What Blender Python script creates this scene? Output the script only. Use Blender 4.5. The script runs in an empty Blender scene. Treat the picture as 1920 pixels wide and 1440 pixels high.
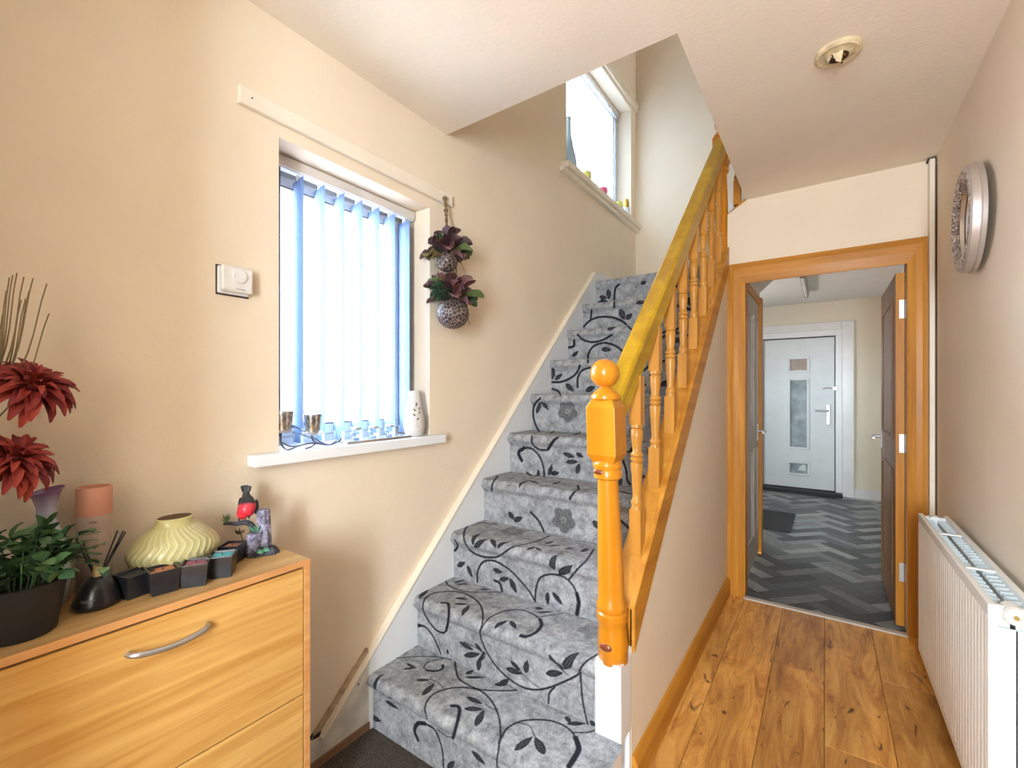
import bpy, bmesh, math, random
import numpy as np
from mathutils import Vector, Matrix

SC = bpy.context.scene
COL = SC.collection
random.seed(7)
RNG = np.random.default_rng(11)
PI = math.pi

# ------------------------------------------------------------------ camera
YAW, FPX, CX, CY, CAMH = 0.60734, 844.45, 960.0, 733.6, 1.27
cam_data = bpy.data.cameras.new('camera')
cam = bpy.data.objects.new('camera', cam_data)
COL.objects.link(cam)
cam.location = (0, 0, CAMH)
cam.rotation_euler = (PI / 2, 0, YAW)
cam_data.sensor_width = 36.0
cam_data.lens = 36.0 * FPX / 1920.0
cam_data.shift_y = (CY - 720.0) / 1920.0
cam_data.clip_start = 0.02
SC.camera = cam

# ------------------------------------------------------------------ sky, daylight, exposure
world = bpy.data.worlds.new('overcast_sky')
SC.world = world
world.use_nodes = True
wn = world.node_tree.nodes
bg = wn.get('Background') or wn.new('ShaderNodeBackground')
bg.inputs['Color'].default_value = (0.78, 0.90, 1.0, 1)
bg.inputs['Strength'].default_value = 42.0
out = wn.get('World Output') or wn.new('ShaderNodeOutputWorld')
world.node_tree.links.new(bg.outputs[0], out.inputs[0])

SC.view_settings.view_transform = 'Standard'
SC.view_settings.look = 'None'
SC.view_settings.gamma = 1.0
SC.view_settings.use_curve_mapping = False
SC.view_settings.exposure = 0.52

def area(name, loc, direction, sx, sy, power=0, color=(1, 1, 1), portal=False):
    d = bpy.data.lights.new(name, 'AREA')
    d.shape = 'RECTANGLE'
    d.size, d.size_y = sx, sy
    d.energy = power
    d.color = color
    o = bpy.data.objects.new(name, d)
    COL.objects.link(o)
    o.location = loc
    o.rotation_euler = Vector(direction).to_track_quat('-Z', 'Y').to_euler()
    if portal:
        d.cycles.is_portal = True
    return o

# portals only steer the sampling of the sky through the window openings
area('portal_hall_window', (-1.66, 1.089, 1.58), (1, 0, 0), 0.67, 1.0, portal=True)
area('portal_stair_window', (-1.66, 3.315, 3.29), (1, 0, 0), 1.23, 1.0, portal=True)
area('portal_rear_window', (0.24, -1.70, 1.435), (0, 1, 0), 0.38, 1.37, portal=True)
# boosted daylight from behind the viewer, plus an added front hall lamp
area('daylight_rear_window', (0.24, -1.66, 1.435), (0, 1, 0), 0.36, 1.35, 30, (0.72, 0.87, 1.0))
area('added_fill_front_hall', (-1.62, 5.25, 1.5), (1, 0, 0), 0.5, 0.55, 11, (1.0, 0.97, 0.94))

# ------------------------------------------------------------------ projection helpers (pixel of the photograph -> point in the place)
def ray(px, py):
    c, s = math.cos(YAW), math.sin(YAW)
    a = (px - CX) / FPX
    return np.array([c * a - s, s * a + c, (CY - py) / FPX])
CAM = np.array([0, 0, CAMH])
def onX(px, py, x):
    d = ray(px, py); return Vector(CAM + d * (x / d[0]))
def onZ(px, py, z):
    d = ray(px, py); return Vector(CAM + d * ((z - CAMH) / d[2]))

# ------------------------------------------------------------------ mesh helpers
class MB:
    def __init__(s):
        s.v, s.f = [], []
    def add(s, vs, fs, M=None):
        b = len(s.v)
        for p in vs:
            p = Vector(p)
            if M is not None: p = M @ p
            s.v.append(tuple(p))
        s.f += [tuple(i + b for i in f) for f in fs]
        return s
    def box(s, x0, x1, y0, y1, z0, z1, M=None):
        vs = [(x, y, z) for x in (x0, x1) for y in (y0, y1) for z in (z0, z1)]
        return s.add(vs, [(0, 1, 3, 2), (4, 6, 7, 5), (0, 4, 5, 1), (2, 3, 7, 6), (0, 2, 6, 4), (1, 5, 7, 3)], M)
    def prism(s, poly, axis, a, b, M=None):
        """poly in the two other axes (in xyz order), extruded along axis from a to b"""
        n = len(poly)
        def mk(p, t):
            return {'x': (t, p[0], p[1]), 'y': (p[0], t, p[1]), 'z': (p[0], p[1], t)}[axis]
        vs = [mk(p, a) for p in poly] + [mk(p, b) for p in poly]
        fs = [tuple(range(n)), tuple(range(2 * n - 1, n - 1, -1))]
        fs += [(i, (i + 1) % n, (i + 1) % n + n, i + n) for i in range(n)]
        return s.add(vs, fs, M)
    def lathe(s, prof, c=(0, 0, 0), seg=24, ex=1.0, ey=1.0, M=None, cap=True, fn=None):
        vs, fs = [], []
        n = len(prof)
        for r, z in prof:
            for k in range(seg):
                t = 2 * PI * k / seg
                rr = r if fn is None else fn(r, z, t)
                vs.append((c[0] + rr * ex * math.cos(t), c[1] + rr * ey * math.sin(t), c[2] + z))
        for i in range(n - 1):
            for k in range(seg):
                k2 = (k + 1) % seg
                fs.append((i * seg + k, i * seg + k2, (i + 1) * seg + k2, (i + 1) * seg + k))
        if cap:
            fs.append(tuple(range(seg - 1, -1, -1)))
            fs.append(tuple((n - 1) * seg + k for k in range(seg)))
        return s.add(vs, fs, M)
    def sphere(s, c, r, seg=20, rings=12, M=None):
        rx, ry, rz = (r, r, r) if not isinstance(r, (tuple, list)) else r
        prof = [(math.sin(PI * (i + 0.02) / (rings + 0.04)), -math.cos(PI * (i + 0.02) / (rings + 0.04))) for i in range(rings + 1)]
        vs = []
        MBt = MB().lathe([(p[0], p[1]) for p in prof], seg=seg)
        return s.add([(c[0] + x * rx, c[1] + y * ry, c[2] + z * rz) for x, y, z in MBt.v], MBt.f, M)
    def tube(s, pts, r, seg=8, M=None, flat=1.0):
        pts = [Vector(p) for p in pts]
        n = len(pts)
        rs = r if isinstance(r, (list, tuple)) else [r] * n
        vs, fs = [], []
        up = None
        for i, p in enumerate(pts):
            t = (pts[min(i + 1, n - 1)] - pts[max(i - 1, 0)]).normalized()
            if up is None:
                up = t.orthogonal().normalized()
            a = (up - t * up.dot(t))
            a = a.normalized() if a.length > 1e-6 else t.orthogonal().normalized()
            up = a
            b = t.cross(a)
            for k in range(seg):
                w = 2 * PI * k / seg
                vs.append(p + (a * math.cos(w) + b * math.sin(w) * flat) * rs[i])
        for i in range(n - 1):
            for k in range(seg):
                k2 = (k + 1) % seg
                fs.append((i * seg + k, i * seg + k2, (i + 1) * seg + k2, (i + 1) * seg + k))
        fs.append(tuple(range(seg - 1, -1, -1)))
        fs.append(tuple((n - 1) * seg + k for k in range(seg)))
        return s.add(vs, fs, M)
    def ring(s, axis, t0, t1, a0, a1, z0, z1, w, wb=None):
        """rectangular frame of bar width w, its bars butt-jointed; axis x: a runs along y, axis y: a runs along x"""
        wb = w if wb is None else wb
        for c in ((a0, a1, z1 - w, z1), (a0, a1, z0, z0 + wb), (a0, a0 + w, z0 + wb, z1 - w), (a1 - w, a1, z0 + wb, z1 - w)):
            if axis == 'x': s.box(t0, t1, *c)
            else: s.box(c[0], c[1], t0, t1, c[2], c[3])
        return s
    def warp(s, fn):
        s.v = [tuple(fn(*p)) for p in s.v]
        return s

WORLD_AT = {}
def mesh_of(name, mb, mat, origin, smooth=False, fix=True):
    me = bpy.data.meshes.new(name)
    ox, oy, oz = origin
    me.from_pydata([(x - ox, y - oy, z - oz) for x, y, z in mb.v], [], mb.f)
    if fix:
        bm = bmesh.new(); bm.from_mesh(me)
        bmesh.ops.recalc_face_normals(bm, faces=bm.faces)
        bm.to_mesh(me); bm.free()
    if mat is not None:
        me.materials.append(mat)
    if smooth:
        me.polygons.foreach_set('use_smooth', [True] * len(me.polygons))
        me.set_sharp_from_angle(angle=math.radians(smooth if smooth is not True else 38))
    me.update()
    return me

def link(name, data, origin, parent=None):
    o = bpy.data.objects.new(name, data)
    COL.objects.link(o)
    w = Vector(origin)
    if parent is not None:
        o.parent = parent
        o.location = w - WORLD_AT[parent.name]
    else:
        o.location = w
    WORLD_AT[o.name] = w
    return o

def obj(name, mb, mat, parent=None, smooth=False, bevel=0, origin=None, segs=2):
    if origin is None:
        if parent is not None:
            origin = WORLD_AT[parent.name]
        else:
            a = np.array(mb.v)
            lo, hi = a.min(0), a.max(0)
            origin = ((lo[0] + hi[0]) / 2, (lo[1] + hi[1]) / 2, lo[2])
    o = link(name, mesh_of(name, mb, mat, origin, smooth), origin, parent)
    if bevel:
        m = o.modifiers.new('bevel', 'BEVEL')
        m.width = bevel; m.segments = segs; m.limit_method = 'ANGLE'; m.angle_limit = math.radians(40)
    return o

def thing(name, loc, label, cat, group=None):
    o = link(name, None, loc)
    o.empty_display_size = 0.05
    tag(o, label, cat, group)
    return o
def tag(o, label=None, cat=None, group=None, kind=None):
    if label: o['label'] = label
    if cat: o['category'] = cat
    if group: o['group'] = group
    if kind: o['kind'] = kind
    return o
def struct(name, mb, mat, label, bevel=0, smooth=False):
    return tag(obj(name, mb, mat, bevel=bevel, smooth=smooth), label, kind='structure')
def struct_empty(name, loc, label):
    return tag(link(name, None, loc), label, kind='structure')
def clone(o, origin, parent=None, rot=None, scale=None, name=None):
    c = o.copy()
    if name: c.name = name
    COL.objects.link(c)
    c.parent = parent
    w = Vector(origin)
    c.location = w - (WORLD_AT[parent.name] if parent is not None else Vector((0, 0, 0)))
    if rot is not None: c.rotation_euler = rot
    if scale is not None: c.scale = scale if isinstance(scale, (tuple, list)) else (scale,) * 3
    WORLD_AT[c.name] = w
    return c

def catmull(pts, n=6):
    P = [np.array(p, float) for p in pts]
    if len(P) < 3:
        return [P[0] + (P[-1] - P[0]) * t for t in np.linspace(0, 1, n + 1)]
    P = [2 * P[0] - P[1]] + P + [2 * P[-1] - P[-2]]
    o = []
    for i in range(1, len(P) - 2):
        for t in np.linspace(0, 1, n, endpoint=False):
            a, b, c, d = P[i - 1:i + 3]
            o.append(0.5 * ((2 * b) + (-a + c) * t + (2 * a - 5 * b + 4 * c - d) * t * t + (-a + 3 * b - 3 * c + d) * t ** 3))
    o.append(P[-2])
    return o

# ------------------------------------------------------------------ materials
def new_mat(name):
    m = bpy.data.materials.new(name)
    m.use_nodes = True
    nt = m.node_tree
    b = nt.nodes['Principled BSDF']
    return m, nt, b
def N(nt, kind, **kw):
    n = nt.nodes.new(kind)
    for k, v in kw.items():
        if k.startswith('i_'):
            n.inputs[k[2:].replace('_', ' ')].default_value = v
        else:
            setattr(n, k, v)
    return n
def ramp(nt, fac, stops):
    r = nt.nodes.new('ShaderNodeValToRGB')
    el = r.color_ramp.elements
    while len(el) < len(stops): el.new(0.5)
    for e, (p, c) in zip(el, stops):
        e.position = p; e.color = (*c, 1)
    nt.links.new(fac, r.inputs[0])
    return r
def coords(nt, scale=(1, 1, 1), rnd=False):
    tc = N(nt, 'ShaderNodeTexCoord')
    mp = N(nt, 'ShaderNodeMapping')
    mp.inputs['Scale'].default_value = scale
    nt.links.new(tc.outputs['Object'], mp.inputs['Vector'])
    if rnd:
        oi = N(nt, 'ShaderNodeObjectInfo')
        mu = N(nt, 'ShaderNodeMath', operation='MULTIPLY'); mu.inputs[1].default_value = 37.0
        nt.links.new(oi.outputs['Random'], mu.inputs[0])
        cb = N(nt, 'ShaderNodeCombineXYZ')
        for k in range(3): nt.links.new(mu.outputs[0], cb.inputs[k])
        nt.links.new(cb.outputs[0], mp.inputs['Location'])
    return mp.outputs[0]
def bump(nt, b, h, strength=0.2, dist=0.01):
    bp = N(nt, 'ShaderNodeBump')
    bp.inputs['Strength'].default_value = strength
    bp.inputs['Distance'].default_value = dist
    nt.links.new(h, bp.inputs['Height'])
    nt.links.new(bp.outputs[0], b.inputs['Normal'])

def plain(name, col, rough=0.5, metal=0.0, vary=0.06, scale=8.0, bumpy=0.0, bscale=60.0, coat=0.0, spec=0.5, alpha=None, trans=0.0, ior=1.45):
    """paint-like procedural material: base colour gently mottled by noise, optional fine relief"""
    m, nt, b = new_mat(name)
    v = coords(nt)
    n = N(nt, 'ShaderNodeTexNoise'); n.inputs['Scale'].default_value = scale; n.inputs['Detail'].default_value = 3
    nt.links.new(v, n.inputs['Vector'])
    lo = tuple(max(0, c * (1 - vary)) for c in col); hi = tuple(min(1, c * (1 + vary)) for c in col)
    r = ramp(nt, n.outputs['Fac'], [(0.3, lo), (0.7, hi)])
    nt.links.new(r.outputs[0], b.inputs['Base Color'])
    b.inputs['Roughness'].default_value = rough
    b.inputs['Metallic'].default_value = metal
    b.inputs['Specular IOR Level'].default_value = spec
    b.inputs['Coat Weight'].default_value = coat
    b.inputs['Coat Roughness'].default_value = 0.15
    b.inputs['Transmission Weight'].default_value = trans
    b.inputs['IOR'].default_value = ior
    if alpha is not None: b.inputs['Alpha'].default_value = alpha
    if bumpy:
        n2 = N(nt, 'ShaderNodeTexNoise'); n2.inputs['Scale'].default_value = bscale; n2.inputs['Detail'].default_value = 4
        nt.links.new(v, n2.inputs['Vector'])
        bump(nt, b, n2.outputs['Fac'], bumpy, 0.01)
    return m

def wood(name, dark, light, axis='z', scale=18.0, stretch=0.07, rough=0.45, coat=0.05, knots=0.0, rnd=True, distort=0.6, contrast=(0.35, 0.68), knotcol=None, kscale=5.0):
    m, nt, b = new_mat(name)
    sc = {'x': (stretch, 1, 1), 'y': (1, stretch, 1), 'z': (1, 1, stretch)}[axis]
    v = coords(nt, sc, rnd)
    n = N(nt, 'ShaderNodeTexNoise')
    n.inputs['Scale'].default_value = scale; n.inputs['Detail'].default_value = 6; n.inputs['Distortion'].default_value = distort
    nt.links.new(v, n.inputs['Vector'])
    mid = tuple((a + c) / 2 for a, c in zip(dark, light))
    r = ramp(nt, n.outputs['Fac'], [(contrast[0], dark), ((contrast[0] + contrast[1]) / 2, mid), (contrast[1], light)])
    colr = r.outputs[0]
    if knots:
        sc2 = {'x': (.35, 1, 1), 'y': (1, .35, 1), 'z': (1, 1, .35)}[axis]
        vo = N(nt, 'ShaderNodeTexVoronoi'); vo.inputs['Scale'].default_value = kscale
        v2 = coords(nt, sc2, rnd)
        nt.links.new(v2, vo.inputs['Vector'])
        kr = ramp(nt, vo.outputs['Distance'], [(knots * 0.45, (1, 1, 1)), (knots, (0, 0, 0))])
        mx = N(nt, 'ShaderNodeMix', data_type='RGBA')
        nt.links.new(kr.outputs[0], mx.inputs[0])
        nt.links.new(colr, mx.inputs[6])
        mx.inputs[7].default_value = (*(knotcol or tuple(c * 0.3 for c in dark)), 1)
        colr = mx.outputs[2]
    nt.links.new(colr, b.inputs['Base Color'])
    b.inputs['Roughness'].default_value = rough
    b.inputs['Coat Weight'].default_value = coat
    b.inputs['Coat Roughness'].default_value = 0.2
    b.inputs['Specular IOR Level'].default_value = 0.25
    bump(nt, b, n.outputs['Fac'], 0.06, 0.004)
    return m

M_WALL = plain('wall_paint', (0.84, 0.705, 0.54), 0.75, vary=0.025, scale=3, bumpy=0.08, bscale=90)
M_CEIL = plain('ceiling_paint', (0.86, 0.755, 0.63), 0.8, vary=0.025, scale=3, bumpy=0.08, bscale=70)
M_WALLR = plain('brightened_wall_paint', (0.88, 0.77, 0.63), 0.75, vary=0.025, scale=3, bumpy=0.08, bscale=90)  # wall paint lightened to stand in for more light on this wall
M_FARWALL = plain('front_hall_paint', (0.82, 0.75, 0.62), 0.7, vary=0.03, scale=3, bumpy=0.05)
M_FARCEIL = plain('front_hall_ceiling_paint', (0.80, 0.79, 0.77), 0.8, vary=0.02)
M_GLOSS = plain('white_gloss_paint', (0.80, 0.80, 0.80), 0.35, vary=0.03, scale=5, coat=0.2)
M_OLDGLOSS = plain('worn_white_paint', (0.70, 0.64, 0.55), 0.5, vary=0.18, scale=14, bumpy=0.15)
M_CREAM = plain('cream_painted_board', (0.86, 0.76, 0.62), 0.5, vary=0.05, scale=6)
M_UPVC = plain('white_upvc', (0.86, 0.88, 0.90), 0.3, vary=0.015)
M_DARK = plain('dark_gap', (0.03, 0.02, 0.018), 0.8, vary=0.3)
M_SEAL = plain('grey_gasket', (0.12, 0.12, 0.12), 0.6)
M_PINE_Z = wood('pine_upright', (0.44, 0.165, 0.016), (0.64, 0.28, 0.036), 'z', knots=0.045, knotcol=(0.17, 0.045, 0.015), kscale=4)
M_PINE_Y = wood('pine_along_hall', (0.44, 0.165, 0.016), (0.64, 0.28, 0.036), 'y', knots=0.04, knotcol=(0.17, 0.045, 0.015), kscale=4)
M_PINE_X = wood('pine_across', (0.42, 0.155, 0.015), (0.60, 0.255, 0.033), 'x', knots=0.05, knotcol=(0.16, 0.045, 0.015), kscale=4)
M_RAIL = wood('yellowed_pine_rail', (0.42, 0.22, 0.006), (0.56, 0.32, 0.012), 'y', knots=0.05, knotcol=(0.14, 0.06, 0.01), kscale=5, coat=0.25)
M_NEWEL = wood('varnished_newel_pine', (0.58, 0.19, 0.006), (0.68, 0.265, 0.014), 'z', scale=14, coat=0.4, rough=0.32, rnd=False)
M_BAL = wood('baluster_pine', (0.45, 0.175, 0.02), (0.60, 0.265, 0.04), 'z', knots=0.03, knotcol=(0.2, 0.06, 0.02), coat=0.4)
M_LAM = wood('oak_laminate', (0.55, 0.27, 0.065), (0.74, 0.44, 0.14), 'y', scale=30, stretch=0.06, rough=0.4, coat=0.05, rnd=False, distort=0.9)
M_LAMTOP = wood('oak_laminate_top', (0.46, 0.25, 0.085), (0.62, 0.38, 0.15), 'y', scale=26, stretch=0.06, rough=0.4, coat=0.05, rnd=False)
M_LAMEDGE = wood('oak_edge_band', (0.60, 0.27, 0.09), (0.72, 0.38, 0.15), 'y', scale=40, stretch=0.04, rough=0.45, coat=0.0, rnd=False)
M_CHROME = plain('brushed_chrome', (0.55, 0.55, 0.56), 0.38, metal=1.0, vary=0.05)
M_SILVER = plain('silver_plate', (0.80, 0.79, 0.77), 0.35, metal=0.9, vary=0.06, scale=20)
M_BRASS = plain('aged_brass', (0.55, 0.38, 0.16), 0.35, metal=1.0, vary=0.2, scale=60)
M_BLACK = plain('black_plastic', (0.018, 0.02, 0.024), 0.5, vary=0.2)
M_RADW = plain('radiator_enamel', (0.88, 0.86, 0.82), 0.35, vary=0.015)
M_RADB = plain('radiator_inner_enamel', (0.70, 0.76, 0.78), 0.4, vary=0.03)
M_BROWNCARPET = plain('brown_carpet', (0.10, 0.080, 0.065), 0.95, vary=0.55, scale=260, bumpy=0.8, bscale=260, spec=0.1)
M_MAT = plain('door_mat_rubber', (0.03, 0.032, 0.036), 0.8, vary=0.2, scale=50)
M_LINO = plain('grout_light_grey', (0.48, 0.50, 0.50), 0.6)

def glass_mat(name, tint=(0.95, 0.98, 1.0), rough=0.0, alpha=0.12):
    m, nt, b = new_mat(name)
    v = coords(nt)
    n = N(nt, 'ShaderNodeTexNoise'); n.inputs['Scale'].default_value = 3
    nt.links.new(v, n.inputs['Vector'])
    r = ramp(nt, n.outputs['Fac'], [(0, tuple(c * 0.97 for c in tint)), (1, tint)])
    tr = N(nt, 'ShaderNodeBsdfTransparent')
    nt.links.new(r.outputs[0], tr.inputs[0])
    gl = N(nt, 'ShaderNodeBsdfGlossy'); gl.inputs['Roughness'].default_value = 0.03
    mx = N(nt, 'ShaderNodeMixShader'); mx.inputs[0].default_value = alpha
    nt.links.new(tr.outputs[0], mx.inputs[1]); nt.links.new(gl.outputs[0], mx.inputs[2])
    nt.links.new(mx.outputs[0], nt.nodes['Material Output'].inputs[0])
    return m
M_GLASS = glass_mat('window_glass', alpha=0.06)
M_CLEAR = glass_mat('clear_glass', (0.86, 0.93, 0.95), alpha=0.25)

def fabric_translucent(name, col, t=0.5):
    m, nt, b = new_mat(name)
    v = coords(nt, (1, 1, 1))
    w = N(nt, 'ShaderNodeTexWave'); w.inputs['Scale'].default_value = 18; w.inputs['Distortion'].default_value = 9; w.inputs['Detail'].default_value = 2
    nt.links.new(v, w.inputs['Vector'])
    r = ramp(nt, w.outputs['Fac'], [(0.2, tuple(c * 0.86 for c in col)), (0.8, col)])
    d = N(nt, 'ShaderNodeBsdfDiffuse'); tr = N(nt, 'ShaderNodeBsdfTranslucent')
    nt.links.new(r.outputs[0], d.inputs[0]); nt.links.new(r.outputs[0], tr.inputs[0])
    mx = N(nt, 'ShaderNodeMixShader'); mx.inputs[0].default_value = t
    nt.links.new(d.outputs[0], mx.inputs[1]); nt.links.new(tr.outputs[0], mx.inputs[2])
    nt.links.new(mx.outputs[0], nt.nodes['Material Output'].inputs[0])
    return m
M_VANE = fabric_translucent('blind_fabric', (0.22, 0.31, 0.50), 0.2)
M_VANE2 = fabric_translucent('pale_blind_fabric', (0.80, 0.85, 0.91), 0.45)

def floor_oak():
    m, nt, b = new_mat('rustic_oak_floor')
    v = coords(nt, (1, 0.15, 1), True)
    n = N(nt, 'ShaderNodeTexNoise'); n.inputs['Scale'].default_value = 15; n.inputs['Detail'].default_value = 10; n.inputs['Distortion'].default_value = 1.5; n.inputs['Roughness'].default_value = 0.7
    nt.links.new(v, n.inputs['Vector'])
    r = ramp(nt, n.outputs['Fac'], [(0.30, (0.26, 0.085, 0.018)), (0.41, (0.55, 0.235, 0.05)), (0.54, (0.76, 0.38, 0.09)), (0.68, (0.90, 0.53, 0.16))])
    v2 = coords(nt, (1, 0.3, 1), True)
    n2 = N(nt, 'ShaderNodeTexNoise'); n2.inputs['Scale'].default_value = 3.2; n2.inputs['Detail'].default_value = 2
    nt.links.new(v2, n2.inputs['Vector'])
    r2 = ramp(nt, n2.outputs['Fac'], [(0.35, (0.74, 0.72, 0.70)), (0.68, (1.15, 1.15, 1.12))])
    oi = N(nt, 'ShaderNodeObjectInfo')
    r3 = ramp(nt, oi.outputs['Random'], [(0.0, (0.92, 0.88, 0.84)), (1.0, (1.2, 1.22, 1.22))])
    m1 = N(nt, 'ShaderNodeMix', data_type='RGBA', blend_type='MULTIPLY'); m1.inputs[0].default_value = 1
    nt.links.new(r.outputs[0], m1.inputs[6]); nt.links.new(r2.outputs[0], m1.inputs[7])
    m2 = N(nt, 'ShaderNodeMix', data_type='RGBA', blend_type='MULTIPLY'); m2.inputs[0].default_value = 1
    nt.links.new(m1.outputs[2], m2.inputs[6]); nt.links.new(r3.outputs[0], m2.inputs[7])
    # small dark knots and cracks
    v3 = coords(nt, (1, 0.35, 1), True)
    vo = N(nt, 'ShaderNodeTexNoise'); vo.inputs['Scale'].default_value = 26; vo.inputs['Detail'].default_value = 3; vo.inputs['Distortion'].default_value = 1.0
    nt.links.new(v3, vo.inputs['Vector'])
    kr = ramp(nt, vo.outputs['Fac'], [(0.66, (0, 0, 0)), (0.74, (1, 1, 1))])
    m3 = N(nt, 'ShaderNodeMix', data_type='RGBA')
    nt.links.new(kr.outputs[0], m3.inputs[0]); nt.links.new(m2.outputs[2], m3.inputs[6]); m3.inputs[7].default_value = (0.10, 0.035, 0.012, 1)
    nt.links.new(m3.outputs[2], b.inputs['Base Color'])
    b.inputs['Roughness'].default_value = 0.42
    b.inputs['Coat Weight'].default_value = 0.15; b.inputs['Coat Roughness'].default_value = 0.3
    bump(nt, b, n.outputs['Fac'], 0.08, 0.003)
    return m
M_FLOOR = floor_oak()
TILE_MATS = [plain('floor_tile_grey_%d' % i, c, 0.45, vary=0.22, scale=16, bumpy=0.05) for i, c in enumerate(
    [(0.05, 0.055, 0.065), (0.09, 0.098, 0.11), (0.17, 0.18, 0.185), (0.30, 0.32, 0.32), (0.065, 0.073, 0.088), (0.24, 0.26, 0.265)])]
# ================================================================== THE SETTING
XL, XR, YD, ZC = -1.43, 0.46, 3.105, 2.45      # left wall, right wall, wall with the doorway, hall ceiling
RISE, GOING = 0.209, 0.2245
def nose_y(k): return 1.073 + GOING * (k - 1)
def nose(y): return 0.418 + (y - 1.297) * RISE / GOING     # line through the stair nosings

def wall_cells(mb, axis, t0, t1, a0, a1, z0, z1, holes):
    """wall slab of thickness t0..t1 (along axis) with rectangular openings (a_lo, a_hi, z_lo, z_hi)"""
    A = sorted({a0, a1, *[h[0] for h in holes], *[h[1] for h in holes]})
    Z = sorted({z0, z1, *[h[2] for h in holes], *[h[3] for h in holes]})
    for i in range(len(A) - 1):
        for j in range(len(Z) - 1):
            ca, cz = (A[i] + A[i + 1]) / 2, (Z[j] + Z[j + 1]) / 2
            if any(h[0] < ca < h[1] and h[2] < cz < h[3] for h in holes): continue
            if axis == 'x': mb.box(t0, t1, A[i], A[i + 1], Z[j], Z[j + 1])
            else: mb.box(A[i], A[i + 1], t0, t1, Z[j], Z[j + 1])
    return mb

WIN1 = (0.755, 1.423, 1.046, 2.08)
WIN2 = (2.70, 3.93, 2.765, 3.80)
WIN4 = (4.95, 5.55, 1.17, 1.83)
struct('wall_left', wall_cells(MB(), 'x', XL - 0.24, XL, -1.72, 4.15, 0, 5.1, [WIN1, WIN2]), M_WALL,
       'long beige wall with the hall window and the stair window')
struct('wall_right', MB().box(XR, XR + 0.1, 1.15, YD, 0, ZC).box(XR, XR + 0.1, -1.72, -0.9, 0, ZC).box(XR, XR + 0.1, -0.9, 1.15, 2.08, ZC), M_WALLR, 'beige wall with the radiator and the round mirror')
dw = MB()
dw.box(-0.505, -0.41, YD, YD + 0.11, 0, 1.985).box(0.352, 0.72, YD, YD + 0.11, 0, 1.985).box(-0.505, 0.72, YD, YD + 0.11, 1.985, 2.383)
dw.prism([(-0.505, 2.383), (0.72, 2.383), (0.72, 2.62), (-0.26, 2.53)], 'y', YD, YD + 0.11)
struct('wall_doorway', dw, M_WALL, 'peach wall around the pine doorway below the upper stairs')
struct('wall_rear', wall_cells(MB(), 'y', -1.72, -1.60, XL - 0.24, XR + 0.1, 0, ZC, [(0.05, 0.43, 0.75, 2.12)]), M_WALL, 'wall behind the viewer with a slim upright window')
struct('wall_added_room', MB().box(XR + 0.1, 2.4, 1.15, 1.25, 0, ZC).box(XR + 0.1, 2.4, -1.82, -1.72, 0, ZC).box(2.4, 2.5, -1.82, 1.25, 0, ZC), plain('dark_bounce_absorber', (0.35, 0.29, 0.25), 0.8), 'dark walls of an added unseen side room that absorbs bounce light')  # unseen room added; its dark paint soaks up bounce beside the viewer
struct('ceiling_added_room', MB().box(XR + 0.1, 2.5, -1.82, 1.25, ZC, ZC + 0.1), M_CEIL, 'ceiling of the added unseen side room')
struct('floor_added_room', MB().box(XR + 0.1, 2.5, -1.82, 1.25, -0.06, 0.0), M_BROWNCARPET, 'brown carpet of the added unseen side room')
struct('wall_light_blocker', MB().box(XL, -0.75, -0.42, -0.30, 0, ZC), M_WALL, 'unseen wall stub added to shade the shoe cabinet end')  # unseen stub placed to cut the rear light off cabinet and wall
struct('wall_understair', MB().prism([(1.39, 0), (YD, 0), (YD, nose(YD) - 0.05), (1.39, nose(1.39) - 0.05)], 'x', -0.562, -0.505), M_WALL,
       'beige triangular wall under the stair string')
struct('wall_stairwell', MB().box(XL, -0.55, 4.05, 4.15, 1.9, 5.1).box(-0.55, 1.3, 4.05, 4.15, 2.42, 5.1), M_WALL, 'pale wall facing down the stairs at the half landing')
up = MB().box(XL, 1.3, 1.40, 1.50, 2.70, 5.1).box(1.3, 1.4, 1.40, 4.15, 2.70, 5.1)
struct('wall_upstairs', up, M_WALL, 'upstairs landing walls above the hall ceiling')
struct('wall_outer', MB().box(XL - 0.24, 0.80, 6.90, 7.0, 0, 2.6).box(0.72, 0.80, YD, 6.9, 0, 2.6), M_FARWALL, 'outer wall beyond the front hall')
struct('ceiling_upstairs', MB().box(XL, 1.4, 1.40, 4.15, 5.1, 5.2), M_CEIL, 'ceiling over the upstairs landing')
ce = MB().box(XL, XR + 0.1, -1.72, 1.53, ZC, 2.70).box(-0.40, 1.3, 1.53, YD, ZC, 2.70)
struct('ceiling', ce, M_CEIL, 'cream hall ceiling with the stairwell opening')
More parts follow.
